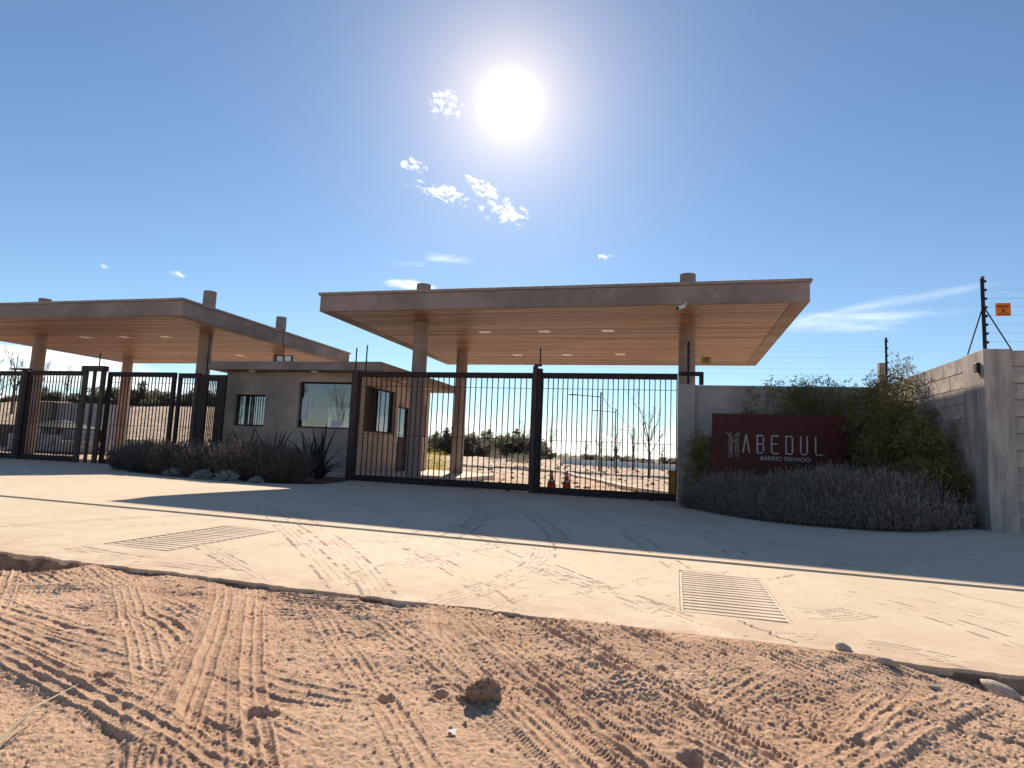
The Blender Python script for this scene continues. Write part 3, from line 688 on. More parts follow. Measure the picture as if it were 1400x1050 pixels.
post(-8.32, 14.98, g(-8.3, 15)-.01, 2.93, .18, 'gate post at the booth corner, left end of the right gate')
post(-19.85, 14.98, g(-14, 15)-.01, 2.88, .26, 'thick gate post between the two leftmost gate leaves', split=True)
r = empty('gate_post', (-17.05, 14.9, .09), 'wide double gate post frame joined across its top, in the left entrance', 'gate post', 'gate posts')
for a, b in ((-17.45, -17.27), (-17.06, -16.97), (-16.76, -16.60)): MB().box(a, b, 14.84, 14.90, .07, 2.84).build('upright', POSTM, r, bevel=.004)
MB().box(-17.45, -16.60, 14.78, 14.96, 2.842, 3.0).build('top_beam', POSTM, r, bevel=.004)
# top guide arms
r = empty('gate_guide_arm', (.3, 15, 2.64), 'dark steel guide arm reaching from the gate over the wall end', 'gate guide')
MB().box(.03, .60, 14.94, 15.06, 2.865, 2.955).build('arm', STEEL, r); MB().box(.50, .60, 14.95, 15.05, 2.66, 2.864).build('bracket_leg', STEEL, r)
r = empty('gate_guide_arm', (-20.1, 15, 2.9), 'dark steel guide arm on the thick post at far left', 'gate guide')
MB().box(-20.5, -19.74, 14.94, 15.06, 2.885, 2.93).build('arm', STEEL, r)

# ------------------------------------------------------------------ electric fence posts and wires
REDCAP = mat('dull_red_cap', (.30, .04, .03), .6, .05)
def efence(x, y, z0, z1, n, label, rad=.022, red=False, braces=None, two=False):
    r = empty('electric_fence_post', (x, y, z0), label, 'electric fence post', 'electric fence posts')
    MB().cyl((x, y, z0), (x, y, z1), rad, rad, 8).build('rod', BLACK, r, smooth=True)
    for i in range(n):
        z = z0+(z1-z0)*(i+.8)/(n+.1)
        MB().cyl((x-.004, y-.03, z), (x+.034, y-.02, z), rad*.6, rad*.8, 8).build('insulator', BLACK, r, smooth=True)
    MB().cyl((x, y, z1+.001), (x+.01, y, z1+.04), rad*1.15, rad*.9, 8).build('end_cap', REDCAP if red else BLACK, r)
    if braces:
        for b in braces: MB().cyl((x, y, z0+(z1-z0)*.62), b, .009, .009, 6).build('brace', BLACK, r)
    return r
efence(4.215, 10.11, 2.632, 3.655, 8, 'tall black electric fence post with guy braces on the wall corner', .026, True, [(4.18, 10.57, 2.635), (4.56, 10.15, 2.622)])
efence(4.42, 15.08, 2.60, 3.72, 7, 'black electric fence post rising behind the bamboo at the rear wall corner', .024)
efence(.255, 14.92, 2.62, 3.62, 6, 'black electric fence post with insulators in front of the right canopy column', .028)
efence(-3.29, 14.98, 3.12, 3.50, 4, 'short insulator rod on the centre gate post', .016)
efence(-8.36, 14.98, 2.93, 3.52, 4, 'left one of the two insulator rods over the booth corner post', .018)
efence(-8.09, 15.05, 2.905, 3.60, 4, 'right one of the two insulator rods over the booth corner post', .018)
efence(-16.92, 14.9, 3.0, 3.36, 3, 'short insulator rod on the wide double gate post', .016)
efence(-13.12, 15.0, 2.78, 3.95, 4, 'insulator rod beside the left canopy column near the booth roof', .02)
r = empty('electric_fence_wires', (2.3, 15, 3), 'thin electric fence wires strung along the sign wall and corner post', 'fence wire')
for i in range(6):
    z = 2.78+.13*i; MB().tube([(.3, 14.89, z), (2.3, 14.95, z-.012), (4.42, 15.04, z+.02)], [.0012]*3, 4).build('wire', BLACK, r)
for i in range(7):
    z = 2.745+.124*i; MB().tube([(4.25, 10.085, z), (7.5, 10.10, z-.01), (11.5, 10.1, z)], [.0013]*3, 4).build('wire', BLACK, r)
def text(s, size, material, name, parent, loc, ext=.004, bold=0, rot=(PI/2, 0, 0), align='CENTER'):
    c = bpy.data.curves.new(name, 'FONT'); c.body = s; c.size = size; c.extrude = ext; c.align_x = align; c.align_y = 'CENTER'; c.offset = bold; c.resolution_u = 3
    o = bpy.data.objects.new(name, c); COL.objects.link(o); bpy.context.view_layer.update()
    me = bpy.data.meshes.new_from_object(o.evaluated_get(bpy.context.evaluated_depsgraph_get())); bpy.data.objects.remove(o)
    me.materials.clear(); me.materials.append(material)
    o = bpy.data.objects.new(name, me); COL.objects.link(o); o.rotation_euler = rot
    if parent: o.parent = parent
    o.location = Vector(loc)-worg(parent); return o
DARKINK = mat('dark_ink', (.12, .03, .01), .8, .05)
r = empty('warning_sign', (4.43, 10.07, 3.2), 'orange warning plate hanging on the wires right of the corner post', 'warning sign', 'fence warning signs')
MB().box(4.34, 4.525, 10.052, 10.060, 3.105, 3.29).build('plate', ORANGE, r, bevel=.003)
m = MB()
for z0_, z1_, a_, b_ in ((3.235, 3.255, 4.36, 4.505), (3.212, 3.224, 4.375, 4.49), (3.118, 3.134, 4.36, 4.505), (3.148, 3.157, 4.38, 4.485)):
    xq = a_
    while xq < b_: w_ = random.uniform(.008, .02); m.box(xq, min(xq+w_, b_), 10.0495, 10.0515, z0_, z1_); xq += w_+.005
m.build('print', DARKINK, r)
MB().add([(4.40, 10.0495, 3.168), (4.465, 10.0495, 3.168), (4.4325, 10.0495, 3.204)], [(0, 1, 2)]).build('triangle_mark', DARKINK, r)
r = empty('warning_sign', (.65, 14.9, 3.23), 'yellow warning plate hanging on the wires beside the canopy column', 'warning sign', 'fence warning signs')
MB().box(.54, .76, 14.875, 14.885, 3.14, 3.30).build('plate', YELLOW, r); MB().box(.57, .73, 14.872, 14.874, 3.25, 3.27).box(.57, .73, 14.872, 14.874, 3.165, 3.18).box(.62, .68, 14.872, 14.874, 3.20, 3.235).build('print', DARKINK, r)

# ------------------------------------------------------------------ walls
r = empty('sign_wall', (2.4, 15.1, 0), 'smooth grey cement wall behind the sign and bamboo', 'wall')
z1 = 2.64
MB().box(.05, .42, 14.86, 15.2, -.15, z1+.012).build('end_pier', PLASTER2, r, bevel=.012)
MB().box(.42, 4.165, 14.93, 15.13, -.15, z1-.06).build('wall_face', PLASTER2, r)
MB().box(.42, 4.165, 14.91, 15.15, z1-.058, z1).build('coping', PLASTER2, r, bevel=.006)
for i in range(1, 9): MB().box(.425, 4.16, 14.926, 14.9295, .29*i-.004, .29*i+.004).build('course_ridge', PLASTER2, r)
r = empty('block_wall', (4.9, 13.3, 0), 'cement block wall running back from the street corner, sunlit along its top', 'wall')
bl, bh = .48, .233; zt = 2.62; X0 = 4.17; th = .19; YC = 10.03; YB = 10.72
MB().box(X0+.012, X0+th-.012, YB, 15.2, -.15, zt-.008).build('mortar_core', MORTAR, r)
me = unitbox('cement_block', th, bl-.018, bh-.016, BLOCK, .0015)
for c in range(11):
    z = zt-bh*(c+.5); off = 0 if c % 2 else bl/2
    y = YB-off
    while y < 15.15:
        a = max(y, YB); b = min(y+bl, 15.2)
        if b-a > .08:
            o = piece(me, 'cement_block', (X0+th/2+random.uniform(-.003, .003), (a+b)/2, z), r); o.scale = (1, (b-a-.018)/(bl-.018), 1)
        y += bl
MB().box(X0-.012, X0+.33, YC-.01, YB-.005, -.15, zt+.01).build('corner_pier', PLASTER, r, bevel=.012)
r = empty('street_wall', (8, 10.1, 0), 'shaded cement block wall facing the street at the right edge', 'wall')
MB().box(X0+.335, 13, YC+.07, YC+.2, -.15, zt-.008).build('mortar_core', MORTAR, r)
me = unitbox('cement_block', bl-.016, .19, bh-.014, BLOCK, .0015)
for c in range(11):
    z = zt-bh*(c+.5); x = X0+.335-(0 if c % 2 else bl/2)
    while x < 11.6:
        a = max(x, X0+.335); b = x+bl
        if b-a > .08:
            o = piece(me, 'cement_block', ((a+b)/2, YC+.13+random.uniform(-.004, .004), z), r); o.scale = ((b-a-.016)/(bl-.016), 1, 1)
        x += bl
r = empty('junction_box', (X0, YC+.13, 2.38), 'small black box fixed high on the corner pier', 'junction box')
MB().box(X0-.06, X0-.013, YC+.10, YC+.20, 2.32, 2.45).build('case', BLACK, r, bevel=.006); MB().cyl((X0-.03, YC+.13, 2.32), (X0-.02, YC+.06, 2.22), .006, .006, 6).build('cable', BLACK, r)

# ------------------------------------------------------------------ entrance sign
sg = empty('entrance_sign', (2, 13.6, .6), 'oxblood red sign panel reading ABEDUL BARRIO PRIVADO above the lavender', 'sign')
sx0, sx1, sz0, sz1, sy = .72, 3.25, .35, 1.90, 13.6
MB().box(sx0, sx1, sy, sy+.06, sz0, sz1).build('panel', SIGNM, sg, bevel=.006)
for x in (1.0, 2.95): MB().box(x-.04, x+.04, sy+.062, sy+.14, -.05, 1.6).build('leg', STEEL, sg)
def strokes(name, segs, w=.042, x=0, z=0, h=.40, wd=.16):
    m = MB()
    for (a, b) in segs:
        pa = Vector((x+a[0]*wd, 0, z+a[1]*h)); pb = Vector((x+b[0]*wd, 0, z+b[1]*h)); d = (pb-pa).normalized(); n = Vector((-d.z, 0, d.x))*w/2
        pa = pa-d*w*.45; pb = pb+d*w*.45
        q = [pa-n, pb-n, pb+n, pa+n]; y0 = sy-.028; y1 = sy-.008
        m.add([(p.x, y0, p.z) for p in q]+[(p.x, y1, p.z) for p in q], [(0, 1, 2, 3), (7, 6, 5, 4), (0, 4, 5, 1), (1, 5, 6, 2), (2, 6, 7, 3), (3, 7, 4, 0)])
    # tiny depth offsets keep crossing strokes from sharing a plane
    for i in range(0, len(m.v), 8):
        e = (i//8)*.0006
        for j in range(4): v = m.v[i+j]; m.v[i+j] = (v[0], v[1]-e, v[2])
    return m.build(name, LETTERM, sg)
c = .16
LET = {'A': [((0, 0), (.46, 1)), ((.54, 1), (1, 0))],
 'B': [((0, 0), (0, .46)), ((0, .54), (0, 1)), ((c, 1), (1-c, 1)), ((c, .5), (1-c, .5)), ((c, 0), (1-c, 0)), ((1, .12), (1, .42)), ((1, .58), (1, .88))],
 'E': [((0, .08), (0, .92)), ((c, 1), (1, 1)), ((c, .54), (.8, .54)), ((c, 0), (1, 0))],
 'D': [((0, 0), (0, 1)), ((c, 1), (1-c, 1)), ((c, 0), (1-c, 0)), ((1, .1), (1, .9))],
 'U': [((0, .1), (0, 1)), ((c, 0), (1-c, 0)), ((1, .1), (1, 1))], 'L': [((0, .1), (0, 1)), ((c, 0), (1.05, 0))]}
for i, ch in enumerate('ABEDUL'):
    strokes('letter', LET[ch], x=1.325+i*.272, z=1.115, h=.35, wd=.118, w=.027)
text('BARRIO PRIVADO', .118, LETTERM, 'lettering', sg, (2.125, sy-.012, 1.005), .004, .0015)
m = MB()
for bxm, ph in ((1.085, 0), (1.205, 2)):   # the birch trunk emblem: two bands of short strokes
    for i in range(30):
        z = 1.0+.53*i/30+random.uniform(-.004, .004); w = random.uniform(.012, .05); side = (i+ph) % 3-1
        m.box(bxm+side*.014-w/2, bxm+side*.014+w/2, sy-.014, sy-.004, z, z+random.uniform(.005, .011))
    m.box(bxm-.034, bxm-.029, sy-.0145, sy-.0035, 1.06, 1.48).box(bxm+.03, bxm+.035, sy-.0145, sy-.0035, 1.02, 1.44)
for (x0, zz, x1, z2) in ((1.06, 1.45, 1.0, 1.52), (1.10, 1.30, 1.16, 1.36), (1.22, 1.46, 1.27, 1.52)):
    d = Vector((x1-x0, 0, z2-zz)); nn = Vector((-d.z, 0, d.x)).normalized()*.006
    m.add([(x0-nn.x, sy-.015, zz-nn.z), (x1-nn.x, sy-.015, z2-nn.z), (x1+nn.x, sy-.015, z2+nn.z), (x0+nn.x, sy-.015, zz+nn.z)], [(0, 1, 2, 3)])
m.build('birch_emblem', LETTERM, sg)

# ------------------------------------------------------------------ camera, floodlights, cones, yellow pedestal
r = empty('security_camera', (.1, 14.36, 4.43), 'pale bullet security camera under the front edge of the right canopy', 'security camera')
MB().cyl((.0, 14.22, 4.30), (.13, 14.33, 4.37), .042, .046, 16).build('body', WHITEP, r, smooth=True); MB().cyl((-.004, 14.217, 4.298), (-.012, 14.21, 4.293), .036, .036, 16).build('lens', BLACK, r)
MB().tube([(.13, 14.33, 4.37), (.17, 14.385, 4.40), (.18, 14.405, 4.46)], [.02, .016, .02], 8).build('bracket', WHITEP, r)
for k, (x, rz) in enumerate(((-12.06, .15), (-12.40, 1.0))):
    r = empty('floodlight', (x, 17.3, 3.34), ['square floodlight on the booth roof facing the street', 'floodlight on the booth roof turned sideways, left of the other'][k], 'floodlight', 'floodlights on the booth roof')
    ca, sa = math.cos(rz), math.sin(rz)
    def rot(v): return (x+(v[0]-x)*ca-(v[1]-17.3)*sa, 17.3+(v[0]-x)*sa+(v[1]-17.3)*ca, v[2])
    for nm, mm, bxx in (('housing', BLACK, (x-.13, x+.13, 17.26, 17.34, 3.50, 3.72)), ('lens', DIFFUSER, (x-.10, x+.10, 17.25, 17.2585, 3.525, 3.695)), ('bracket', BLACK, (x-.025, x+.025, 17.30, 17.335, 3.335, 3.498))):
        m = MB().box(*bxx); m.v = [rot(v) for v in m.v]; m.build(nm, mm, r)
    MB().cyl((x+.0, 17.22, 3.40), (x+.0, 17.30, 3.40), .045, .045, 12).build('sensor', WHITEP, r, smooth=True)
def cone(x, y, label, black):
    z = g(x, y)+.006; r = empty('traffic_cone', (x, y, z), label, 'traffic cone', 'traffic cones behind the gate')
    MB().box(x-.17, x+.17, y-.17, y+.17, z, z+.03).build('base', BLACK if black else CONE_O, r, bevel=.01)
    MB().cyl((x, y, z+.03), (x, y, z+.26), .115, .095, 20).build('body', CONE_O, r, smooth=True)
    MB().cyl((x, y, z+.26), (x, y, z+.31), .095, .062, 20).build('shoulder', CONE_W, r, smooth=True)
    MB().cyl((x, y, z+.31), (x, y, z+.40), .056, .046, 18).build('upper_body', CONE_O, r, smooth=True)
    MB().cyl((x, y, z+.40), (x, y, z+.46), .044, .034, 18).build('collar', CONE_W, r, smooth=True)
    MB().cyl((x, y, z+.46), (x, y, z+.55), .036, .026, 16).build('tip', CONE_O, r, smooth=True)
cone(-3.05, 15.75, 'orange traffic cone close to the centre gate post', False)
cone(-2.69, 15.95, 'orange traffic cone on a black base, right of the other cone', True)
r = empty('gate_motor', (-.04, 15.85, -.05), 'yellow gate motor pedestal behind the right end of the gate', 'gate motor')
MB().box(-.17, .03, 15.7, 15.95, -.06, .60).build('housing', YELLOW, r, bevel=.02); MB().box(-.19, .05, 15.68, 15.97, .601, .64).build('lid', YELLOW, r, bevel=.01)
# drain pipe / cable on the far side of the left canopy above the booth
r = empty('wall_cable', (-14.5, 20, 4.5), 'thin dark cable hanging down the side of the left canopy', 'cable')
MB().tube([(-13.76, 19.3, 5.02), (-13.75, 19.32, 4.45), (-13.6, 19.2, 4.3), (-13.2, 18.6, 3.4)], [.014]*4, 6).build('cable', BLACK, r)

# ------------------------------------------------------------------ vegetation builders
def rotvec(n, rng, zbias=0.0):
    v = rng.normal(size=(n, 3)); v[:, 2] += zbias; return v/np.linalg.norm(v, axis=1, keepdims=True)
def leafquads(P, A, L, Wd, rng, fold=0.0):
    """rhombic leaves: base P, direction A (unit), length L, width Wd"""
    n = len(P); r = rng.normal(size=(n, 3)); S = np.cross(A, r); S /= np.linalg.norm(S, axis=1, keepdims=True)
    L = np.broadcast_to(np.asarray(L, float), (n,))[:, None]; Wd = np.broadcast_to(np.asarray(Wd, float), (n,))[:, None]
    V = np.stack([P, P+A*L*.45+S*Wd/2, P+A*L, P+A*L*.45-S*Wd/2], 1).reshape(-1, 3)
    F = np.arange(4*n).reshape(n, 4); return V, F
def merge(parts):
    Vs, Fs, k = [], [], 0
    for V, F in parts: Vs.append(V); Fs.append(F+k); k += len(V)
    return np.concatenate(Vs), np.concatenate(Fs)
def lavender_geo(pts, hts, rng, leaf=7, lean=.22, centre=None):
    """upright thin stems with small leaves and a seed head; pts (n,3)"""
    n = len(pts); d = rng.normal(size=(n, 3))*lean; d[:, 2] = 1
    if centre is not None:
        o = (pts[:, :2]-centre[None, :]); d[:, :2] += o*.55
    d /= np.linalg.norm(d, axis=1, keepdims=True); parts = []
    w = .009; T = pts+d*hts[:, None]
    parts.append(leafquads(pts, d, hts, w, rng))
    for k in range(leaf):
        f = rng.uniform(.25, .92, n); B = pts+d*(hts*f)[:, None]+rng.normal(size=(n, 3))*.008
        a = d*1.1+rng.normal(size=(n, 3))*.5; a /= np.linalg.norm(a, axis=1, keepdims=True)
        parts.append(leafquads(B, a, rng.uniform(.04, .085, n), .011, rng))
    k = rng.random(n) < .45; Tk = T[k]; dk = d[k]; L = rng.uniform(.10, .22, len(Tk))
    hd = [leafquads(Tk-dk*.05, dk, L, .007, rng)]
    for f in (.55, .75, .95): hd.append(leafquads(Tk-dk*.05+dk*(L*f)[:, None], dk, .045, .015, rng))
    return merge(parts), merge(hd)
def bed(poly):
    P = np.array(poly); x0, y0 = P.min(0); x1, y1 = P.max(0)
    def outside(cx, cy):
        ins = np.zeros(cx.shape, bool); n_ = len(P)
        for i in range(n_):
            (ax, ay), (bx_, by_) = P[i], P[(i+1) % n_]
            c_ = (ay > cy) != (by_ > cy); ins ^= c_ & (cx < (bx_-ax)*(cy-ay)/(by_-ay+1e-12)+ax)
        return ~ins
    struct(gridmesh('planting_bed', np.arange(x0, x1+.06, .06), np.arange(y0, y1+.06, .06), lambda x, y: G(x, y)+.014+.02*(fbm(x, y, 9, 3, N1)+.5)*.6, SOIL, drop=outside))
# ---- right hand lavender bank: one mass
front = [(.12, 14.1), (.30, 13.6), (.87, 12.25), (1.4, 11.4), (2.16, 10.35), (2.61, 9.72), (3.13, 9.5), (3.7, 9.85), (4.10, 10.3)]
fx = [p[0] for p in front]; fy = [p[1] for p in front]
n = 17000; X = RNG.uniform(.12, 4.10, n*2); Yf = np.interp(X, fx, fy); Y = Yf+RNG.random(n*2)**1.2*(13.55-Yf)
ok = Y < 13.62; X, Y, Yf = X[ok][:n], Y[ok][:n], Yf[ok][:n]
ht = .30+.42*smooth01((Y-Yf)/.9)+.20*fbm(X, Y, 1.3, 3, N2)+.10*fbm(X, Y, 4, 2, N3)
ht *= np.interp(X, [.1, .8, 1.4, 2.3, 3.0, 3.6, 4.1], [.80, .78, .82, 1.0, 1.02, .85, .45])
ht += .10*(RNG.random(len(X)) < .12)
P = np.stack([X, Y, G(X, Y)-.02], -1)
(V, F), (V2, F2) = lavender_geo(P, np.clip(ht, .2, 1.1), RNG)
lb_ = fastmesh('lavender_bank', V, F, LAV); fastmesh('flower_spikes', V2, F2, LAVS, parent=lb_)
tag(lb_, 'mass of grey lavender in front of the red sign, right of the gate', 'lavender', kind='stuff')
poly = [(x, y+.05) for x, y in front]+[(4.14, 14.9), (.1, 14.85)]
bed(poly)
# ---- left bed
polyL = [(-14.0, 14.0), (-13.6, 12.9), (-12.2, 11.95), (-11.0, 11.5), (-9.6, 11.45), (-8.4, 11.65), (-7.75, 12.6), (-7.9, 13.8), (-8.25, 14.8), (-9, 16.45), (-13.6, 16.45), (-14.6, 14.9)]
bed(polyL)
def lavender(cx, cy, rx, ry, h, n, mt_, label, group='lavender shrubs left of the gate', lean=.25):
    a = RNG.uniform(0, 2*PI, n); q = np.sqrt(RNG.random(n)); px = cx+rx*q*np.cos(a)*.72; py = cy+ry*q*np.sin(a)*.72
    hh = h*(1-.38*q**2)*(1+.22*RNG.normal(size=n)*.5)
    z0 = g(cx, cy)-.02
    (V, F), (V2, F2) = lavender_geo(np.stack([px-cx, py-cy, np.zeros(n)], -1), np.clip(hh, .2, 2), RNG, centre=np.array([0., 0.]), lean=lean)
    o = fastmesh('lavender_shrub', V, F, mt_, loc=(cx, cy, z0)); fastmesh('flower_spikes', V2, F2, LAVS2, parent=o); tag(o, label, 'lavender shrub', group)
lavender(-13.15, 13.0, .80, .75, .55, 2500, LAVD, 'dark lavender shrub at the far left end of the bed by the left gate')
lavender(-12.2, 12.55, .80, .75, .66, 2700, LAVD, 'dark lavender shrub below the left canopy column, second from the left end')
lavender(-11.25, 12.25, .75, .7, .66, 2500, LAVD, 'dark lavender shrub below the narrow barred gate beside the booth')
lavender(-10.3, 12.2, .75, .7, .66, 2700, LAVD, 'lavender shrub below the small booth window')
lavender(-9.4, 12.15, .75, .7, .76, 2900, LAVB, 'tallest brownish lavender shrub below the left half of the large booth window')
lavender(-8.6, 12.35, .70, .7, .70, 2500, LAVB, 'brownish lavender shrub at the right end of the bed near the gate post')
# ---- silver cushions
def silver(cx, cy, r, label):
    n = 230; d = rotvec(n, RNG, .6); d[:, 2] = np.abs(d[:, 2]); P = d*r*.35; P[:, 2] *= .8
    V1 = leafquads(P, d, RNG.uniform(.5, .95, n)*r, .030, RNG); V2 = leafquads(P+d*r*.5, rotvec(n, RNG, .4), .05, .02, RNG)
    V, F = merge([V1, V2]); V[:, 2] = np.maximum(V[:, 2]*.85, 0)
    tag(fastmesh('silver_cushion_plant', V, F, SILVER, loc=(cx, cy, g(cx, cy))), label, 'silver plant', 'silver cushion plants at the bed edge')
silver(-10.9, 11.75, .24, 'loose silver cushion plant, leftmost at the foot of the lavender')
silver(-9.9, 11.48, .25, 'dense round silver cushion plant, second from the left')
silver(-9.2, 11.42, .27, 'widest silver cushion plant, third from the left')
silver(-8.55, 11.5, .16, 'small silver cushion plant, rightmost of the row')
# ---- flax plants with sword leaves
def flaxleaf(L, w, curve):
    m = MB(); n = 7; vs = []
    for i in range(n+1):
        t = i/n; ww = w*(1-.9*t**2.2)*(.6+.8*min(1, t*4) if t < .25 else 1)*.5
        x = curve*t*t*L; z = L*t*(1-.25*abs(curve)*t)
        vs += [(x, -ww, z), (x-.25*ww, 0, z), (x, ww, z)]
    fs = []
    for i in range(n): a = 3*i; fs += [(a, a+1, a+4, a+3), (a+1, a+2, a+5, a+4)]
    me = bpy.data.meshes.new('leaf'); me.from_pydata(vs, [], fs); me.materials.append(FLAXM); return me
FL = [flaxleaf(1.0, .06, c) for c in (.1, .3, .55, .9)]
def flax(cx, cy, s, n, label):
    r = empty('flax_plant', (cx, cy, g(cx, cy)), label, 'flax plant', 'sword leaved flax plants by the booth')
    for i in range(n):
        a = i*2.4+random.uniform(-.3, .3); k = random.random()
        piece(FL[min(3, int(k*4))], 'leaf', (cx+.06*math.cos(a), cy+.06*math.sin(a), g(cx, cy)), r, scale=(s*random.uniform(.75, 1.1),)*3, rot=(0, random.uniform(.05, .55), a))
flax(-12.55, 15.0, 1.30, 14, 'dark flax plant in front of the narrow barred gate left of the booth')
flax(-11.75, 15.2, 1.42, 15, 'dark flax plant under the small booth window')
flax(-10.75, 15.1, 1.52, 16, 'dark flax plant against the plain wall between the booth windows')
flax(-9.75, 15.3, 1.35, 15, 'dark flax plant under the large booth window')
flax(-8.75, 14.2, 1.45, 22, 'largest dark flax plant at the booth corner beside the gate post')
# ---- bamboo
def bamboo(cx, cy, spread, h, nc, nl, label, lean=(0, 0), z0=None, ls=1.0, low=.12):
    z0 = g(cx, cy) if z0 is None else z0; r = empty('bamboo_plant', (cx, cy, z0), label, 'bamboo', 'bamboo along the sign wall'); Ps = []; As = []
    for i in range(nc):
        a = RNG.uniform(0, 2*PI); q = math.sqrt(RNG.random())*.3*spread; H = h*RNG.uniform(.72, 1.02)
        bx_, by_ = q*math.cos(a), q*math.sin(a); ox, oy = spread*RNG.normal()*.42+lean[0], spread*RNG.normal()*.3+lean[1]
        pts = []
        for k in range(8):
            t = k/7; pts.append(Vector((cx+bx_+ox*t**2, cy+by_+oy*t**2, z0+H*(t-.10*t**3))))
        MB().tube(pts, [.012*(1-.8*k/7) for k in range(8)], 5).build('cane', CANEM, r, smooth=True)
        for k in range(int(nl/nc)):
            t = RNG.uniform(low, 1)**.8; f = t*7; j = min(6, int(f)); p = pts[j].lerp(pts[j+1], f-j)
            b = RNG.normal(size=3)*np.array([.17, .17, .11])*(.55+.7*(1-t))*ls
            c0 = np.array(p)+b
            for _ in range(6):
                Ps.append(c0+RNG.normal(size=3)*.03); aa = RNG.normal(size=3)*.75+np.array([0, 0, -.25])+b*2.0; As.append(aa/np.linalg.norm(aa))
    Ps = np.array(Ps)-np.array([cx, cy, z0]); V, F = leafquads(Ps, np.array(As), RNG.uniform(.07, .15, len(Ps)), .017, RNG)
    fastmesh('foliage', V, F, BAMB, parent=r)['kind'] = 'stuff'
    return r
bamboo(.45, 13.9, .45, 1.75, 8, 620, 'short dark bamboo in the corner between the gate pier and the sign')
bamboo(1.45, 14.2, .35, 2.75, 3, 100, 'sparse bamboo shoots poking up behind the left half of the sign', low=.55)
bamboo(2.25, 14.25, .6, 3.05, 9, 520, 'bamboo rising over the wall behind the right half of the sign', low=.35)
bamboo(2.9, 14.25, .6, 3.1, 9, 620, 'bamboo at the right edge of the sign reaching above the wall', low=.3)
bamboo(3.4, 13.95, .55, 2.9, 10, 900, 'dense bamboo right of the sign, below the fence post', low=.1)
bamboo(3.68, 13.1, .55, 3.15, 12, 1250, 'tallest bamboo, sunlit at its top, in the wall corner')
bamboo(3.62, 12.1, .55, 2.55, 12, 1200, 'bamboo halfway along the block wall, leaning forward', lean=(.05, -.3))
bamboo(3.68, 11.3, .5, 1.85, 10, 900, 'lower bamboo near the street end of the block wall', lean=(.05, -.3))
bamboo(3.85, 10.75, .35, 1.05, 7, 420, 'lowest bamboo at the foot of the corner pier', lean=(.05, -.2))
m = MB().box(-0.08, .08, -.08, .08, 0, .72).build('post', PLASTER2, off=None); m.name = 'concrete_fence_post'; m.location = (4.40, 15.3, 2.5)
tag(m, 'pale stub post with a dark crossbar above the rear wall corner', 'fence stub')
cb = MB().box(-.46, .30, -.03, .03, .54, .62).build('crossbar', BLACK, m)

# ---- trees
def crown_mesh(name, material, n, rx, rz, clumps, leaf, seed, flat=1.0):
    rng = np.random.default_rng(seed); cc = rng.normal(size=(clumps, 3)); cc /= np.linalg.norm(cc, axis=1, keepdims=True); cc *= rng.uniform(.25, .95, (clumps, 1))
    cr = rng.uniform(.22, .46, clumps); k = rng.integers(0, clumps, n)
    d = rotvec(n, rng)*(rng.random((n, 1))**.45); P = cc[k]+d*cr[k][:, None]; P *= np.array([rx, rx, rz*flat]); P[:, 2] += rz
    V, F = leafquads(P, rotvec(n, rng, .2), rng.uniform(.6, 1.3, n)*leaf, leaf*.6, rng)
    me = bpy.data.meshes.new(name); o = fastmesh(name, V, F, material); me = o.data; bpy.data.objects.remove(o); return me
CR = [crown_mesh('crown', TREEG, 2600, 1.5, 1.15, 14, .20, 3), crown_mesh('crown', TREEB, 2200, 1.4, 1.0, 12, .20, 4), crown_mesh('crown', TREEG, 2400, 1.0, 1.6, 13, .18, 5),
      crown_mesh('crown', TREEB, 900, 1.5, 1.3, 16, .14, 6)]
tm = MB(); tm.tube([(0, 0, -.6), (.03, 0, .6), (-.05, .03, 1.5)], [.14, .10, .05], 8)
for a in range(5): tm.tube([(0, 0, .5+.12*a), (.45*math.cos(a*1.3), .45*math.sin(a*1.3), 1.1+.12*a), (.8*math.cos(a*1.3+.2), .8*math.sin(a*1.3+.2), 1.6+.1*a)], [.06, .035, .015], 5)
TRUNK = bpy.data.meshes.new('trunk'); TRUNK.from_pydata(tm.v, [], tm.f); TRUNK.materials.append(BARK)
def tree(x, y, kind, s, sz, label, group, z=None, name='leafy_tree'):
    z = lh(x, y) if z is None else z
    r = empty(name, (x, y, z), label, 'tree', group); r.rotation_euler[2] = random.uniform(0, 6.28); r.scale = (s, s, sz)
    for nm, me in (('trunk', TRUNK), ('crown', CR[kind])):
        o = bpy.data.objects.new(nm, me); COL.objects.link(o); o.parent = r
        if nm == 'crown': o.location = (0, 0, .25)
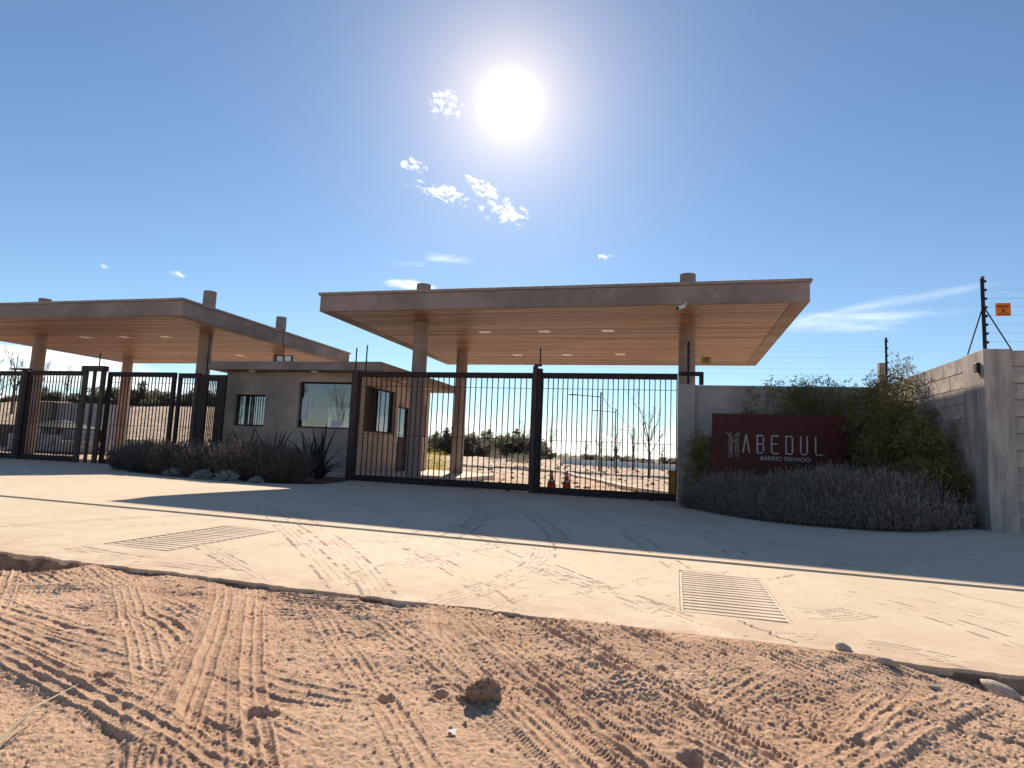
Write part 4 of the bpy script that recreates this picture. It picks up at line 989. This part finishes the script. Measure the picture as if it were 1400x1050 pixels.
def bare_tree(name, x, y, h, label, group, z=None, seed=0, spread=1.0, fine=3):
    rs = random.Random(seed); z = lh(x, y) if z is None else z; r = empty(name, (x, y, z), label, 'bare tree', group); T_ = MB(); B_ = MB()
    T_.tube([(x, y, z-.3), (x+.01*h, y, z+.25*h), (x-.01*h, y, z+.5*h)], [.018*h+.01, .014*h+.006, .011*h+.004], 8)
    def br(p, d, L, rad, lev):
        q = p; pts = [p]; dd = d.copy()
        for k in range(3):
            dd = (dd+Vector((rs.gauss(0, .12), rs.gauss(0, .12), .10))).normalized(); q = q+dd*L/3; pts.append(q)
        B_.tube(pts, [rad, rad*.8, rad*.62, rad*.45], 4 if lev else 5)
        if lev < fine:
            for k in range(rs.choice((2, 3, 3))):
                i = rs.choice((1, 2, 3)); a = rs.uniform(0, 2*PI); nd_ = (dd+Vector((math.cos(a), math.sin(a), rs.uniform(0, .5)))*rs.uniform(.5, .85)*spread).normalized()
                br(pts[i], nd_, L*rs.uniform(.5, .72), rad*.5, lev+1)
    for k in range(7):
        a = k*2.4+rs.uniform(-.3, .3); t = .28+.22*k/6; s = Vector((x, y, z+t*h)); br(s, Vector((math.cos(a)*.5*spread, math.sin(a)*.5*spread, .9)).normalized(), h*rs.uniform(.22, .36), .007*h+.002, 1)
    br(Vector((x-.01*h, y, z+.5*h)), Vector((0, 0, 1)), h*.34, .009*h, 0)
    T_.build('trunk', BARK, r, smooth=True); B_.build('branches', BARK, r)
ORD = ['leftmost', 'second from the left', 'third from the left', 'fourth from the left', 'fifth from the left', 'sixth from the left', 'seventh from the left', 'eighth from the left', 'ninth from the left', 'tenth from the left', 'eleventh from the left', 'twelfth from the left', 'thirteenth from the left', 'fourteenth from the left', 'fifteenth from the left', 'sixteenth from the left']
def spots(px_list, zones):
    cnt = {}; out = []
    for px in px_list:
        for lim, ph in zones:
            if px < lim: break
        k = cnt.get(ph, 0); cnt[ph] = k+1; out.append((px, ORD[min(k, 15)], ph))
    return out
GB = 'evergreen trees on the horizon beyond the right gate'
for px, o_, ph in spots([586+i*7.6+random.uniform(-2, 2) for i in range(22)], [(625, 'between the right canopy left columns'), (732, 'left of the centre gate post'), (999, 'just right of the centre gate post')]):
    Y = random.uniform(98, 114); p = aim(px, 628, Y); s = random.uniform(1.35, 1.9)*(1 if px < 742 else .75)
    tree(p.x, Y, random.choice((0, 1, 2, 2)), s*1.25, s*1.05, 'green horizon tree, '+o_+' '+ph, GB, z=lh(p.x, Y)-.9)
for px, o_, ph in spots([772+i*13+random.uniform(-4, 4) for i in range(13)], [(815, 'left of the first street lamp'), (868, 'between the street lamps'), (999, 'right of the farthest street lamp')]):
    Y = random.uniform(106, 120); p = aim(px, 630, Y); s = random.uniform(.6, 1.0)
    tree(p.x, Y, random.choice((1, 3)), s*1.6, s, 'low brownish horizon tree, '+o_+' '+ph, 'low trees on the horizon right of the centre post', z=lh(p.x, Y)-.7)
GL = 'olive green trees along the crest of the earth slope'
for px, o_, ph in spots([-8+i*10.5+random.uniform(-4, 4) for i in range(36)], [(30, 'behind the leftmost gate leaf'), (75, 'beside the leftmost canopy column'), (120, 'above the storage container'), (150, 'behind the wide double gate post'), (195, 'right of the wide double gate post'), (245, 'right of the rear canopy column'), (300, 'behind the narrow barred panels'), (420, 'seen through the booth windows')]):
    Y = random.uniform(58, 66); p = aim(px, 560, Y); s = random.uniform(.95, 1.35)*(1.0 if px > 140 else .7)
    tree(p.x, Y, random.choice((0, 0, 1, 2)), s*1.3, s*1.0, 'olive green slope tree, '+o_+' '+ph, GL, z=lh(p.x, Y)-.85*s)
for k, (px, Y, h) in enumerate(((16, 45, 6.6), (52, 58, 5.6), (-14, 40, 6.0), (88, 62, 5.0))):
    p = aim(px, 560, Y); bare_tree('bare_tree', p.x, Y, h, ['tall bare tree at the left photo edge behind the left gate', 'bare tree just right of the leftmost canopy column', 'bare tree cut off by the left photo edge', 'thin bare tree between the leftmost columns, behind the cabin'][k], 'bare trees behind the left gates', seed=20+k)
for k, (px, Y, h, lb) in enumerate(((887, 31, 3.75, 'bare young tree right of the street lamps, nearest the gate end'), (842, 35, 2.6, 'bare young tree at the foot of the second street lamp'),
    (822, 37, 2.5, 'bare young tree between the first street lamp and the kerb'), (866, 50, 3.4, 'bare young tree under the third street lamp'), (716, 95, 6.2, 'pale bare tree in the treeline just left of the centre post'), (752, 92, 6.0, 'pale bare tree in the treeline just right of the centre post'), (905, 60, 2.8, 'small bare tree close to the right end of the gate'), (800, 70, 3.2, 'small bare tree left of the first street lamp'))):
    p = aim(px, 640, Y); bare_tree('young_bare_tree', p.x, Y, h, lb, 'young bare trees beyond the right gate', seed=40+k, spread=.8)
# yellow shrub behind the island
def leafy_shrub(name, x, y, rx, rz, n, material, label, leaf=.06):
    rng = np.random.default_rng(int(abs(x*100))); d = rotvec(n, rng); d[:, 2] = np.abs(d[:, 2]); P = d*(rng.random((n, 1))**.35)*np.array([rx, rx, rz])*(1+.25*rng.normal(size=(n, 1))*.5); P[:, 2] += .05
    V, F = leafquads(P, rotvec(n, rng, .5), rng.uniform(.7, 1.3, n)*leaf, leaf*.45, rng)
    tag(fastmesh(name, V, F, material, loc=(x, y, lh(x, y))), label, 'shrub', 'shrubs beyond the gate')
leafy_shrub('yellow_shrub', -9.7, 24.3, .75, .80, 2400, YEL, 'sunlit yellow shrub behind the booth, between two canopy columns')
for k, (px, py, Y) in enumerate(((676, 632, 60), (702, 634, 56), (716, 637, 52))):
    p = aim(px, py, Y); leafy_shrub('dry_shrub', p.x, Y, .9, .8+.3*(k == 0), 900, mat('dry_shrub_leaves', (.5, .44, .34), .9), ['pale dry shrub farthest back in the yard, left of the centre post', 'pale dry shrub in the middle of the yard, left of the centre post', 'pale low dry shrub nearest the centre post'][k], .12)

# ------------------------------------------------------------------ beyond the gates: lamps, wall, kerb, blocks, cabin
lamp_tops = []
for k, (px, Y, zt, arm) in enumerate(((820, 39.5, 5.0, 1.95), (841, 53, 5.0, 1.85), (867, 88, 5.0, 1.9))):
    p = aim(px, 600, Y); z0 = lh(p.x, Y); r = empty('street_lamp', (p.x, Y, z0), ['nearest and tallest street lamp beyond the right gate', 'second street lamp beyond the right gate', 'farthest street lamp beyond the right gate'][k], 'street lamp', 'street lamps beyond the gate')
    MB().cyl((p.x, Y, z0-.1), (p.x, Y, zt), .07 if k < 2 else .09, .045 if k < 2 else .06, 10).build('pole', POLEM, r, smooth=True)
    MB().tube([(p.x, Y, zt-.32), (p.x-arm*.8, Y+.1, zt-.2)], [.03, .025], 8).build('arm', POLEM, r)
    MB().box(p.x-arm-.12, p.x-arm*.8, Y+.02, Y+.2, zt-.23, zt-.16).build('lamp_head', POLEM, r, bevel=.02)
    lamp_tops.append((p.x, Y, zt-.02))
r = empty('overhead_wire', lamp_tops[1], 'overhead wire running along the tops of the street lamps', 'wire')
pts = []
for a, b in zip(lamp_tops[:-1], lamp_tops[1:]):
    for i in range(9): t = i/8; pts.append((a[0]+(b[0]-a[0])*t, a[1]+(b[1]-a[1])*t, a[2]+(b[2]-a[2])*t-.35*4*t*(1-t)))
MB().tube(pts, [.02]*len(pts), 5).build('cable', BLACK, r)
r = empty('white_wall', (-2, 61, 0), 'low white perimeter wall far behind the bare trees', 'wall')
a, b = aim(766, 630, 62), aim(1010, 640, 62)
nseg = 9
for i in range(nseg):
    x0 = a.x+(b.x-a.x)*i/nseg; x1 = a.x+(b.x-a.x)*(i+1)/nseg; MB().box(x0+.02, x1-.02, 61.9, 62.1, -.4, .58-.02*i+random.uniform(-.02, .02)).build('wall_panel', WHITEWALL, r)
    MB().box(x1-.10, x1+.10, 61.85, 62.15, -.4, .66-.02*i).build('pier', WHITEWALL, r)
# curved kerb
kp = [(-9.6, 38), (-7.2, 35.5), (-5.4, 32), (-4.1, 27.8), (-2.75, 23.4), (-1.6, 20.4), (-.85, 18.7), (.4, 17.4)]
m = MB(); pr = []
for i in range(len(kp)):
    p = Vector(kp[i]); q0 = Vector(kp[max(0, i-1)]); q1 = Vector(kp[min(len(kp)-1, i+1)]); d = (q1-q0).normalized(); nn = Vector((-d.y, d.x))*.16; zz = lh(p.x, p.y)
    pr += [(p.x-nn.x, p.y-nn.y, zz-.2), (p.x-nn.x, p.y-nn.y, zz+.11), (p.x+nn.x, p.y+nn.y, zz+.11), (p.x+nn.x, p.y+nn.y, zz-.2)]
fs = []
for i in range(len(kp)-1):
    a = 4*i
    for j in range(3): fs.append((a+j, a+j+4, a+j+5, a+j+1))
m.add(pr, fs+[(0, 1, 2, 3), (4*len(kp)-1, 4*len(kp)-2, 4*len(kp)-3, 4*len(kp)-4)]); struct(m.build('kerb', KERB), 'pale kerb curving away beyond the gate')
# straight pale kerb across the yard
m = MB()
for i in range(40):
    x = -12+i*.36; y = 33.0+.10*math.sin(i*.2); 
    m.box(x, x+.355, y, y+.22, lh(x, y)-.2, lh(x, y)+.10)
struct(m.build('yard_kerb', KERB))
# rubble and clods in the yard
def rock_mesh(name, seed, material, sub=2):
    import bmesh
    bm = bmesh.new(); bmesh.ops.create_icosphere(bm, subdivisions=sub, radius=.5)
    rs = np.random.default_rng(seed); dirs = rotvec(9, rs); off = rs.uniform(.30, .46, 9)
    for v in bm.verts:
        for d_, o_ in zip(dirs, off):
            k = v.co.dot(Vector(d_))
            if k > o_: v.co -= Vector(d_)*(k-o_)*.85
        v.co += Vector(rs.normal(size=3))*.012
    me = bpy.data.meshes.new(name); bm.to_mesh(me); bm.free(); me.materials.append(material)
    for p in me.polygons: p.use_smooth = sub > 2
    return me
RM = [rock_mesh('rock', s, ROCKM, 3) for s in range(4)]; CM = [rock_mesh('clod', s+10, DIRT, 1) for s in range(4)]
def scatter(name, pts, sizes, meshes, material, label, cat):
    parts = []
    for (x, y, z), s in zip(pts, sizes):
        me = random.choice(meshes); V = np.array([v.co[:] for v in me.vertices]); F = np.array([p.vertices[:] for p in me.polygons])
        a = random.uniform(0, 6.28); R = np.array([[math.cos(a), -math.sin(a), 0], [math.sin(a), math.cos(a), 0], [0, 0, 1]])
        V = (V*np.array([1, random.uniform(.6, 1), random.uniform(.45, .8)]))@R.T*s+np.array([x, y, z]); parts.append((V, F))
    V, F = merge(parts); tag(fastmesh(name, V, F, material), label, cat, kind='stuff')
pts = []; sz = []
for i in range(900):
    Y = 18.5+random.random()**1.4*50; x = random.uniform(-.22*Y-4, .03*Y+1); pts.append((x, Y, lh(x, Y)+.02)); sz.append((.03+.17*random.random()**4)*(.6+Y/40))
scatter('earth_rubble', pts, sz, CM, mat('rubble_earth', (.44, .30, .20), 1, .25, 3), 'broken clods and rubble scattered over the yard beyond the gate', 'rubble')
# site: cabin, container, shade roof, block stacks
CABG = mat('cabin_green_grey', (.22, .23, .18), .8, .08, 2); CABL = mat('cabin_lavender_grey', (.34, .33, .38), .8, .08, 2); DKROOF = mat('dark_roofing', (.06, .065, .075), .8, .2, 4)
GBLOCK = mat('stacked_grey_block', (.34, .34, .36), .95, .12, 6, rnd=.12); WBLOCK = mat('stacked_pale_block', (.60, .54, .47), .95, .12, 6, rnd=.12)
def cabin(name, x0, x1, y0, y1, z1, material, label, ribs=9):
    r = empty(name, ((x0+x1)/2, y0, 0), label, 'site cabin'); z0 = lh((x0+x1)/2, y0)
    MB().box(x0, x1, y0, y1, z0, z1).build('wall', material, r)
    for i in range(ribs): xx = x0+(x1-x0)*(i+.5)/ribs; MB().box(xx-.03, xx+.03, y0-.03, y0-.001, z0+.1, z1-.1).build('rib', material, r)
    MB().box(x0-.08, x1+.08, y0-.1, y1+.1, z1+.002, z1+.07).build('roof', material, r)
cabin('site_cabin', -34.6, -32.45, 26.0, 28.2, 2.55, CABG, 'green grey site cabin behind the left gate')
cabin('storage_container', -32.38, -29.7, 26.3, 28.4, 2.52, CABL, 'pale lavender grey container right of the green grey cabin')
def shade(cx, cy, w, d, z1, z2, label):
    r = empty('shade_roof', (cx, cy, 0), label, 'shade roof'); z0 = lh(cx, cy)
    m = MB(); h = .06; vs = [(cx-w/2, cy-d/2, z1), (cx+w/2, cy-d/2, z1), (cx+w/2, cy+d/2, z1), (cx-w/2, cy+d/2, z1), (cx+.1*w, cy, z2)]
    m.add(vs+[(x, y, z-h) for x, y, z in vs[:4]], [(0, 1, 4), (1, 2, 4), (2, 3, 4), (3, 0, 4), (8, 7, 6, 5), (0, 5, 6, 1), (1, 6, 7, 2), (2, 7, 8, 3), (3, 8, 5, 0)]).build('roof', DKROOF, r)
    for sx in (-1, 1):
        for sy_ in (-1, 1): MB().box(cx+sx*(w/2-.1)-.04, cx+sx*(w/2-.1)+.04, cy+sy_*(d/2-.1)-.04, cy+sy_*(d/2-.1)+.04, z0-.1, z1-.062).build('leg', STEEL, r)
shade(-28.9, 23.6, 3.1, 2.4, 1.22, 1.62, 'dark low hipped shade roof in front of the cabins')
def stack(cx, cy, nx, ny, nz, bw, bd, bh_, material, label, miss=.12, group='stacks of building blocks'):
    z0 = lh(cx, cy); r = empty('block_stack', (cx, cy, z0), label, 'block stack', group); me = unitbox('block', bw*.94, bd*.94, bh_*.94, material, .004)
    MB().box(cx-nx*bw/2, cx+nx*bw/2, cy-ny*bd/2, cy+ny*bd/2, z0-.05, z0+.09).build('pallet', BARK, r)
    for k in range(nz):
        for i in range(nx):
            for j in range(ny):
                if k == nz-1 and random.random() < miss*3: continue
                if j > 0 and k < nz-1: continue
                piece(me, 'block', (cx+(i-nx/2+.5)*bw, cy+(j-ny/2+.5)*bd, z0+.09+bh_*(k+.5)), r, rot=(0, 0, random.uniform(-.04, .04)))
stack(-26.9, 21.2, 6, 2, 3, .42, .4, .24, GBLOCK, 'low stack of grey blocks at the left under the dark shade roof')
stack(-24.6, 21.0, 5, 2, 2, .42, .4, .24, GBLOCK, 'lower stack of grey blocks beside the paired gate posts')
stack(-28.9, 22.7, 5, 2, 4, .42, .4, .24, GBLOCK, 'taller stack of grey blocks beneath the shade roof')
stack(-26.7, 23.2, 4, 2, 4, .42, .4, .24, GBLOCK, 'stack of grey blocks behind, at the right under the shade roof')
stack(-25.1, 24.2, 4, 2, 3, .42, .4, .22, WBLOCK, 'pale stack of blocks in the sun, right of the paired gate posts')
stack(-23.2, 23.6, 5, 2, 2, .42, .4, .22, WBLOCK, 'wide low pale stack of blocks in the sun beyond the dark lavender')
stack(-20.9, 23.9, 4, 2, 2, .42, .4, .22, WBLOCK, 'pale block stack partly hidden behind the left lavender shrubs')
stack(-31.0, 21.6, 4, 2, 3, .42, .4, .24, WBLOCK, 'pale block stack behind the leftmost gate leaf')
r = empty('brown_mound_wall', (-38, 27, 0), 'brown boarded barrier behind the leftmost gate', 'barrier')
for i in range(8): MB().box(-44+i*1.1, -42.93+i*1.1, 27, 27.1, lh(-38, 27)-.1, 1.35).build('board', BARK, r)

# ------------------------------------------------------------------ loose things on the dirt
def rock(px, py, s, k, label, sc=(1, .6, .5), rz=0):
    d = r2*((px-700)/851.61)-u2*((py-525)/851.61)+fw; t = (-.06-.9)/d.z; x, y = d.x*t, d.y*t
    z = float(dirt_h(np.array([x]), np.array([y]))[0])
    o = bpy.data.objects.new('rock', RM[k]); COL.objects.link(o); o.location = (x, y, z+s*sc[2]*.22); o.scale = (s*sc[0], s*sc[1], s*sc[2]); o.rotation_euler = (0, .1, rz)
    tag(o, label, 'rock', 'pale rocks by the concrete edge')
rock(1366, 938, .19, 0, 'largest pale elongated rock at the right photo edge', (1, .42, .42), -.95)
rock(1152, 897, .085, 1, 'rounded rock touching the concrete edge', (1, .8, .75))
rock(1212, 918, .10, 2, 'flat pale rock half buried just right of the rounded rock', (1, .5, .4), -.5)
rock(1278, 941, .06, 3, 'small flat rock lying alone on the dirt', (1, .6, .4))
rock(1302, 917, .065, 1, 'small rock in the ragged concrete edge', (1, .6, .6))
rock(1322, 922, .05, 2, 'smallest rock between the concrete edge and the largest rock', (1, .7, .6))
rock(636, 966, .045, 0, 'small dark clod just left of the big clod', (1, .8, .7))
rock(660, 968, .145, 2, 'big rough clod of earth standing alone in the near dirt, bottom centre', (1.0, .8, .85), .6)
from mathutils import noise as mn
for o in list(COL.objects)[-2:]:
    o.data = rock_mesh('dirt_clod', 31, DIRT, 5)
    for v in o.data.vertices:
        n_ = v.co.normalized(); v.co += n_*(.10*mn.fractal(v.co*3.0, 1.0, 2.0, 4)+.07*abs(mn.noise(v.co*9.0))+.03*mn.noise(v.co*22.0))
    o.location.z -= o.scale[2]*.10
    o.data.materials[0] = DIRT; o.name = 'dirt_clod'; o['category'] = 'clod'; o['group'] = 'clods on the dirt road'
pts = []; sz = []
for i in range(2200):
    y = 1.2+random.random()*2.35; x = random.uniform(-1.15*y-1.2, .5*y+.4)
    s = .004+.016*random.random()**3.5; pts.append((x, y)); sz.append(s)
A_ = np.array(pts); zz = dirt_h(A_[:, 0], A_[:, 1]); scatter('dirt_crumbs', [(a, b, c+.15*s) for (a, b), c, s in zip(pts, zz, sz)], sz, CM, DIRT, 'small crumbs and pebbles strewn over the dirt road', 'crumbs')
# dry grass stalks in the near left corner
STRAW = mat('dry_straw', (.62, .52, .33), .8, .1, 9)
for k, (a, b, c, lb) in enumerate((((-1.83, 1.42), (-1.93, 1.62), (-2.02, 1.84), 'long dry straw stalk lying in the near left corner'), ((-1.85, 1.44), (-1.90, 1.58), (-1.94, 1.70), 'shorter dry straw stalk crossing the long one'))):
    f = lambda p, h: (p[0], p[1], float(dirt_h(np.array([p[0]]), np.array([p[1]]))[0])+h)
    tag(MB().tube([f(a, .03), f(b, .05), f(c, .02)], [.004, .0028, .001], 5).build('straw_stalk', STRAW), lb, 'straw', 'dry straw stalks')
tag(MB().add([(-.72, 2.045, -.015), (-.685, 2.04, -.018), (-.69, 2.07, -.012), (-.715, 2.068, -.02)], [(0, 1, 2), (0, 2, 3)]).build('paper_scrap', PAPER), 'tiny white paper scrap on the dirt below the big clod', 'paper scrap')

# dusty tyre prints left on the concrete: thin caked dirt, in rows of broken ribs
PRINTM = mat('caked_dirt', (.60, .45, .33), 1, .14, 12)
def prints(name, arcs, zoff, label):
    parts = []
    for (pts, wd, ribs, cover) in arcs:
        P = np.array(pts, float); t = np.linspace(0, 1, 60)
        q0, q1, q2 = P; C = (1-t)[:, None]**2*q0+2*(t*(1-t))[:, None]*q1+(t**2)[:, None]*q2
        L = np.concatenate([[0], np.cumsum(np.linalg.norm(np.diff(C, axis=0), axis=1))]); n = int(L[-1]/.022)
        s = (np.arange(n)+.5)*L[-1]/n; cx = np.interp(s, L, C[:, 0]); cy = np.interp(s, L, C[:, 1]); dx = np.gradient(cx); dy = np.gradient(cy); m_ = np.hypot(dx, dy); dx /= m_; dy /= m_
        for k in range(ribs):
            o = (k/(ribs-1)-.5)*wd if ribs > 1 else 0; edge = k in (0, ribs-1)
            x = cx-dy*o; y = cy+dx*o; keep = (fbm(x*1.0, y+3*k, 9, 4, N2, .7)+.6*fbm(x, y, 1.5, 2, N3)+.25*(RNG.random(n)-.5)) > (.24-.42*cover)
            keep &= (G(x, y) > -9) & ~(((y > 6.11) & (y < 6.17)))
            for a0, b0, c0, d0 in GR: keep &= ~((x > a0-.03) & (x < b0+.03) & (y > c0-.03) & (y < d0+.03))
            x, y, ux, uy = x[keep], y[keep], dx[keep], dy[keep]; nn = len(x)
            if not nn: continue
            hl = .0065 if edge and ribs > 2 else .0125; hw = (.013 if edge and ribs > 2 else .0035)*(1+.35*RNG.normal(size=nn)); sk = .010 if edge else 0
            z = np.where(y < 6.14, G(x, y)-.016, G(x, y))+zoff
            c = [np.stack([x+ux*(a*hl+b*sk)-uy*b*hw, y+uy*(a*hl+b*sk)+ux*b*hw, z], -1) for a, b in ((-1, -1), (1, -1), (1, 1), (-1, 1))]
            parts.append((np.stack(c, 1).reshape(-1, 3), np.arange(4*nn).reshape(nn, 4)))
    V, F = merge(parts); tag(fastmesh(name, V, F, PRINTM), label, 'tyre prints', kind='stuff')
def gp(px, py):
    d = r2*((px-700)/851.61)-u2*((py-525)/851.61)+fw; z = 0
    for _ in range(40): t = (z-.9)/d.z; z = .5*z+.5*g(d.x*t, d.y*t)
    return (d.x*t, d.y*t)
AR = []
for (a, b, c, wd, ribs, cov) in [((742, 742), (765, 775), (590, 822), .20, 5, .9), ((700, 770), (800, 790), (935, 838), .16, 4, .8), ((350, 690), (395, 715), (470, 800), .18, 4, .7), ((390, 700), (480, 740), (520, 812), .20, 5, .8),
  ((500, 740), (600, 730), (690, 700), .20, 5, .7), ((455, 795), (560, 760), (700, 740), .18, 4, .55), ((880, 835), (930, 815), (1010, 780), .18, 4, .5), ((1085, 838), (1140, 840), (1175, 833), .22, 6, 1.0),
  ((640, 675), (690, 710), (610, 735), .20, 5, .8), ((480, 690), (560, 690), (640, 684), .16, 3, .6), ((0, 718), (160, 705), (330, 700), .14, 3, .8), ((0, 735), (200, 716), (300, 708), .10, 2, .5),
  ((780, 690), (830, 710), (930, 775), .18, 4, .6), ((860, 690), (960, 720), (1010, 760), .18, 3, .5), ((620, 715), (740, 770), (960, 850), .14, 3, .7), ((545, 718), (700, 760), (860, 830), .12, 2, .5), ((1000, 785), (1180, 800), (1400, 880), .18, 3, .3), ((300, 755), (430, 735), (560, 728), .18, 4, .5), ((1165, 770), (1195, 778), (1205, 785), .22, 6, .8),
  ((300, 675), (500, 668), (640, 684), .16, 3, .35), ((560, 745), (640, 780), (700, 835), .16, 4, .6), ((240, 725), (330, 770), (360, 790), .14, 4, .5)  ,((905, 700), (1040, 730), (1150, 775), .18, 4, .55), ((430, 675), (560, 700), (560, 725), .18, 4, .6), ((100, 745), (200, 765), (330, 780), .14, 3, .5), ((660, 835), (760, 800), (900, 790), .16, 4, .45), ((1010, 868), (1150, 860), (1330, 905), .16, 4, .4), ((200, 660), (330, 672), (470, 672), .16, 3, .4), ((1200, 800), (1290, 830), (1390, 850), .12, 2, .5), ((700, 690), (760, 720), (765, 742), .20, 5, .8)]:
    AR.append(((gp(*a), gp(*b), gp(*c)), wd, ribs, cov))
prints('tyre_prints', AR, .0012, 'curved prints of dirt left by tyres on the concrete apron')
# the street behind the viewpoint, which the booth glass mirrors
for k, (x, h) in enumerate(((-46, 9), (-40, 11), (-35, 8), (-30, 10), (-52, 10))):
    bare_tree('street_tree', x, -24-1.3*k, h, ['tall bare street tree mirrored in the large booth window', 'tallest bare street tree across the street', 'shorter bare street tree across the street', 'bare street tree nearest across the street', 'bare street tree farthest along the street'][k], 'bare trees across the street', z=-.1, seed=80+k)
r = empty('street_hedge', (-42, -30, 0), 'dusty hedge and earth bank across the street', 'hedge')
rng = np.random.default_rng(9); n = 9000; P = np.stack([rng.uniform(-62, -18, n), rng.uniform(-31, -29, n), rng.random(n)**1.3*2.6-.1], -1)-np.array([-42, -30, 0])
V, F = leafquads(P, rotvec(n, rng), rng.uniform(.25, .5, n), .25, rng); fastmesh('foliage', V, F, TREEB, parent=r)['kind'] = 'stuff'
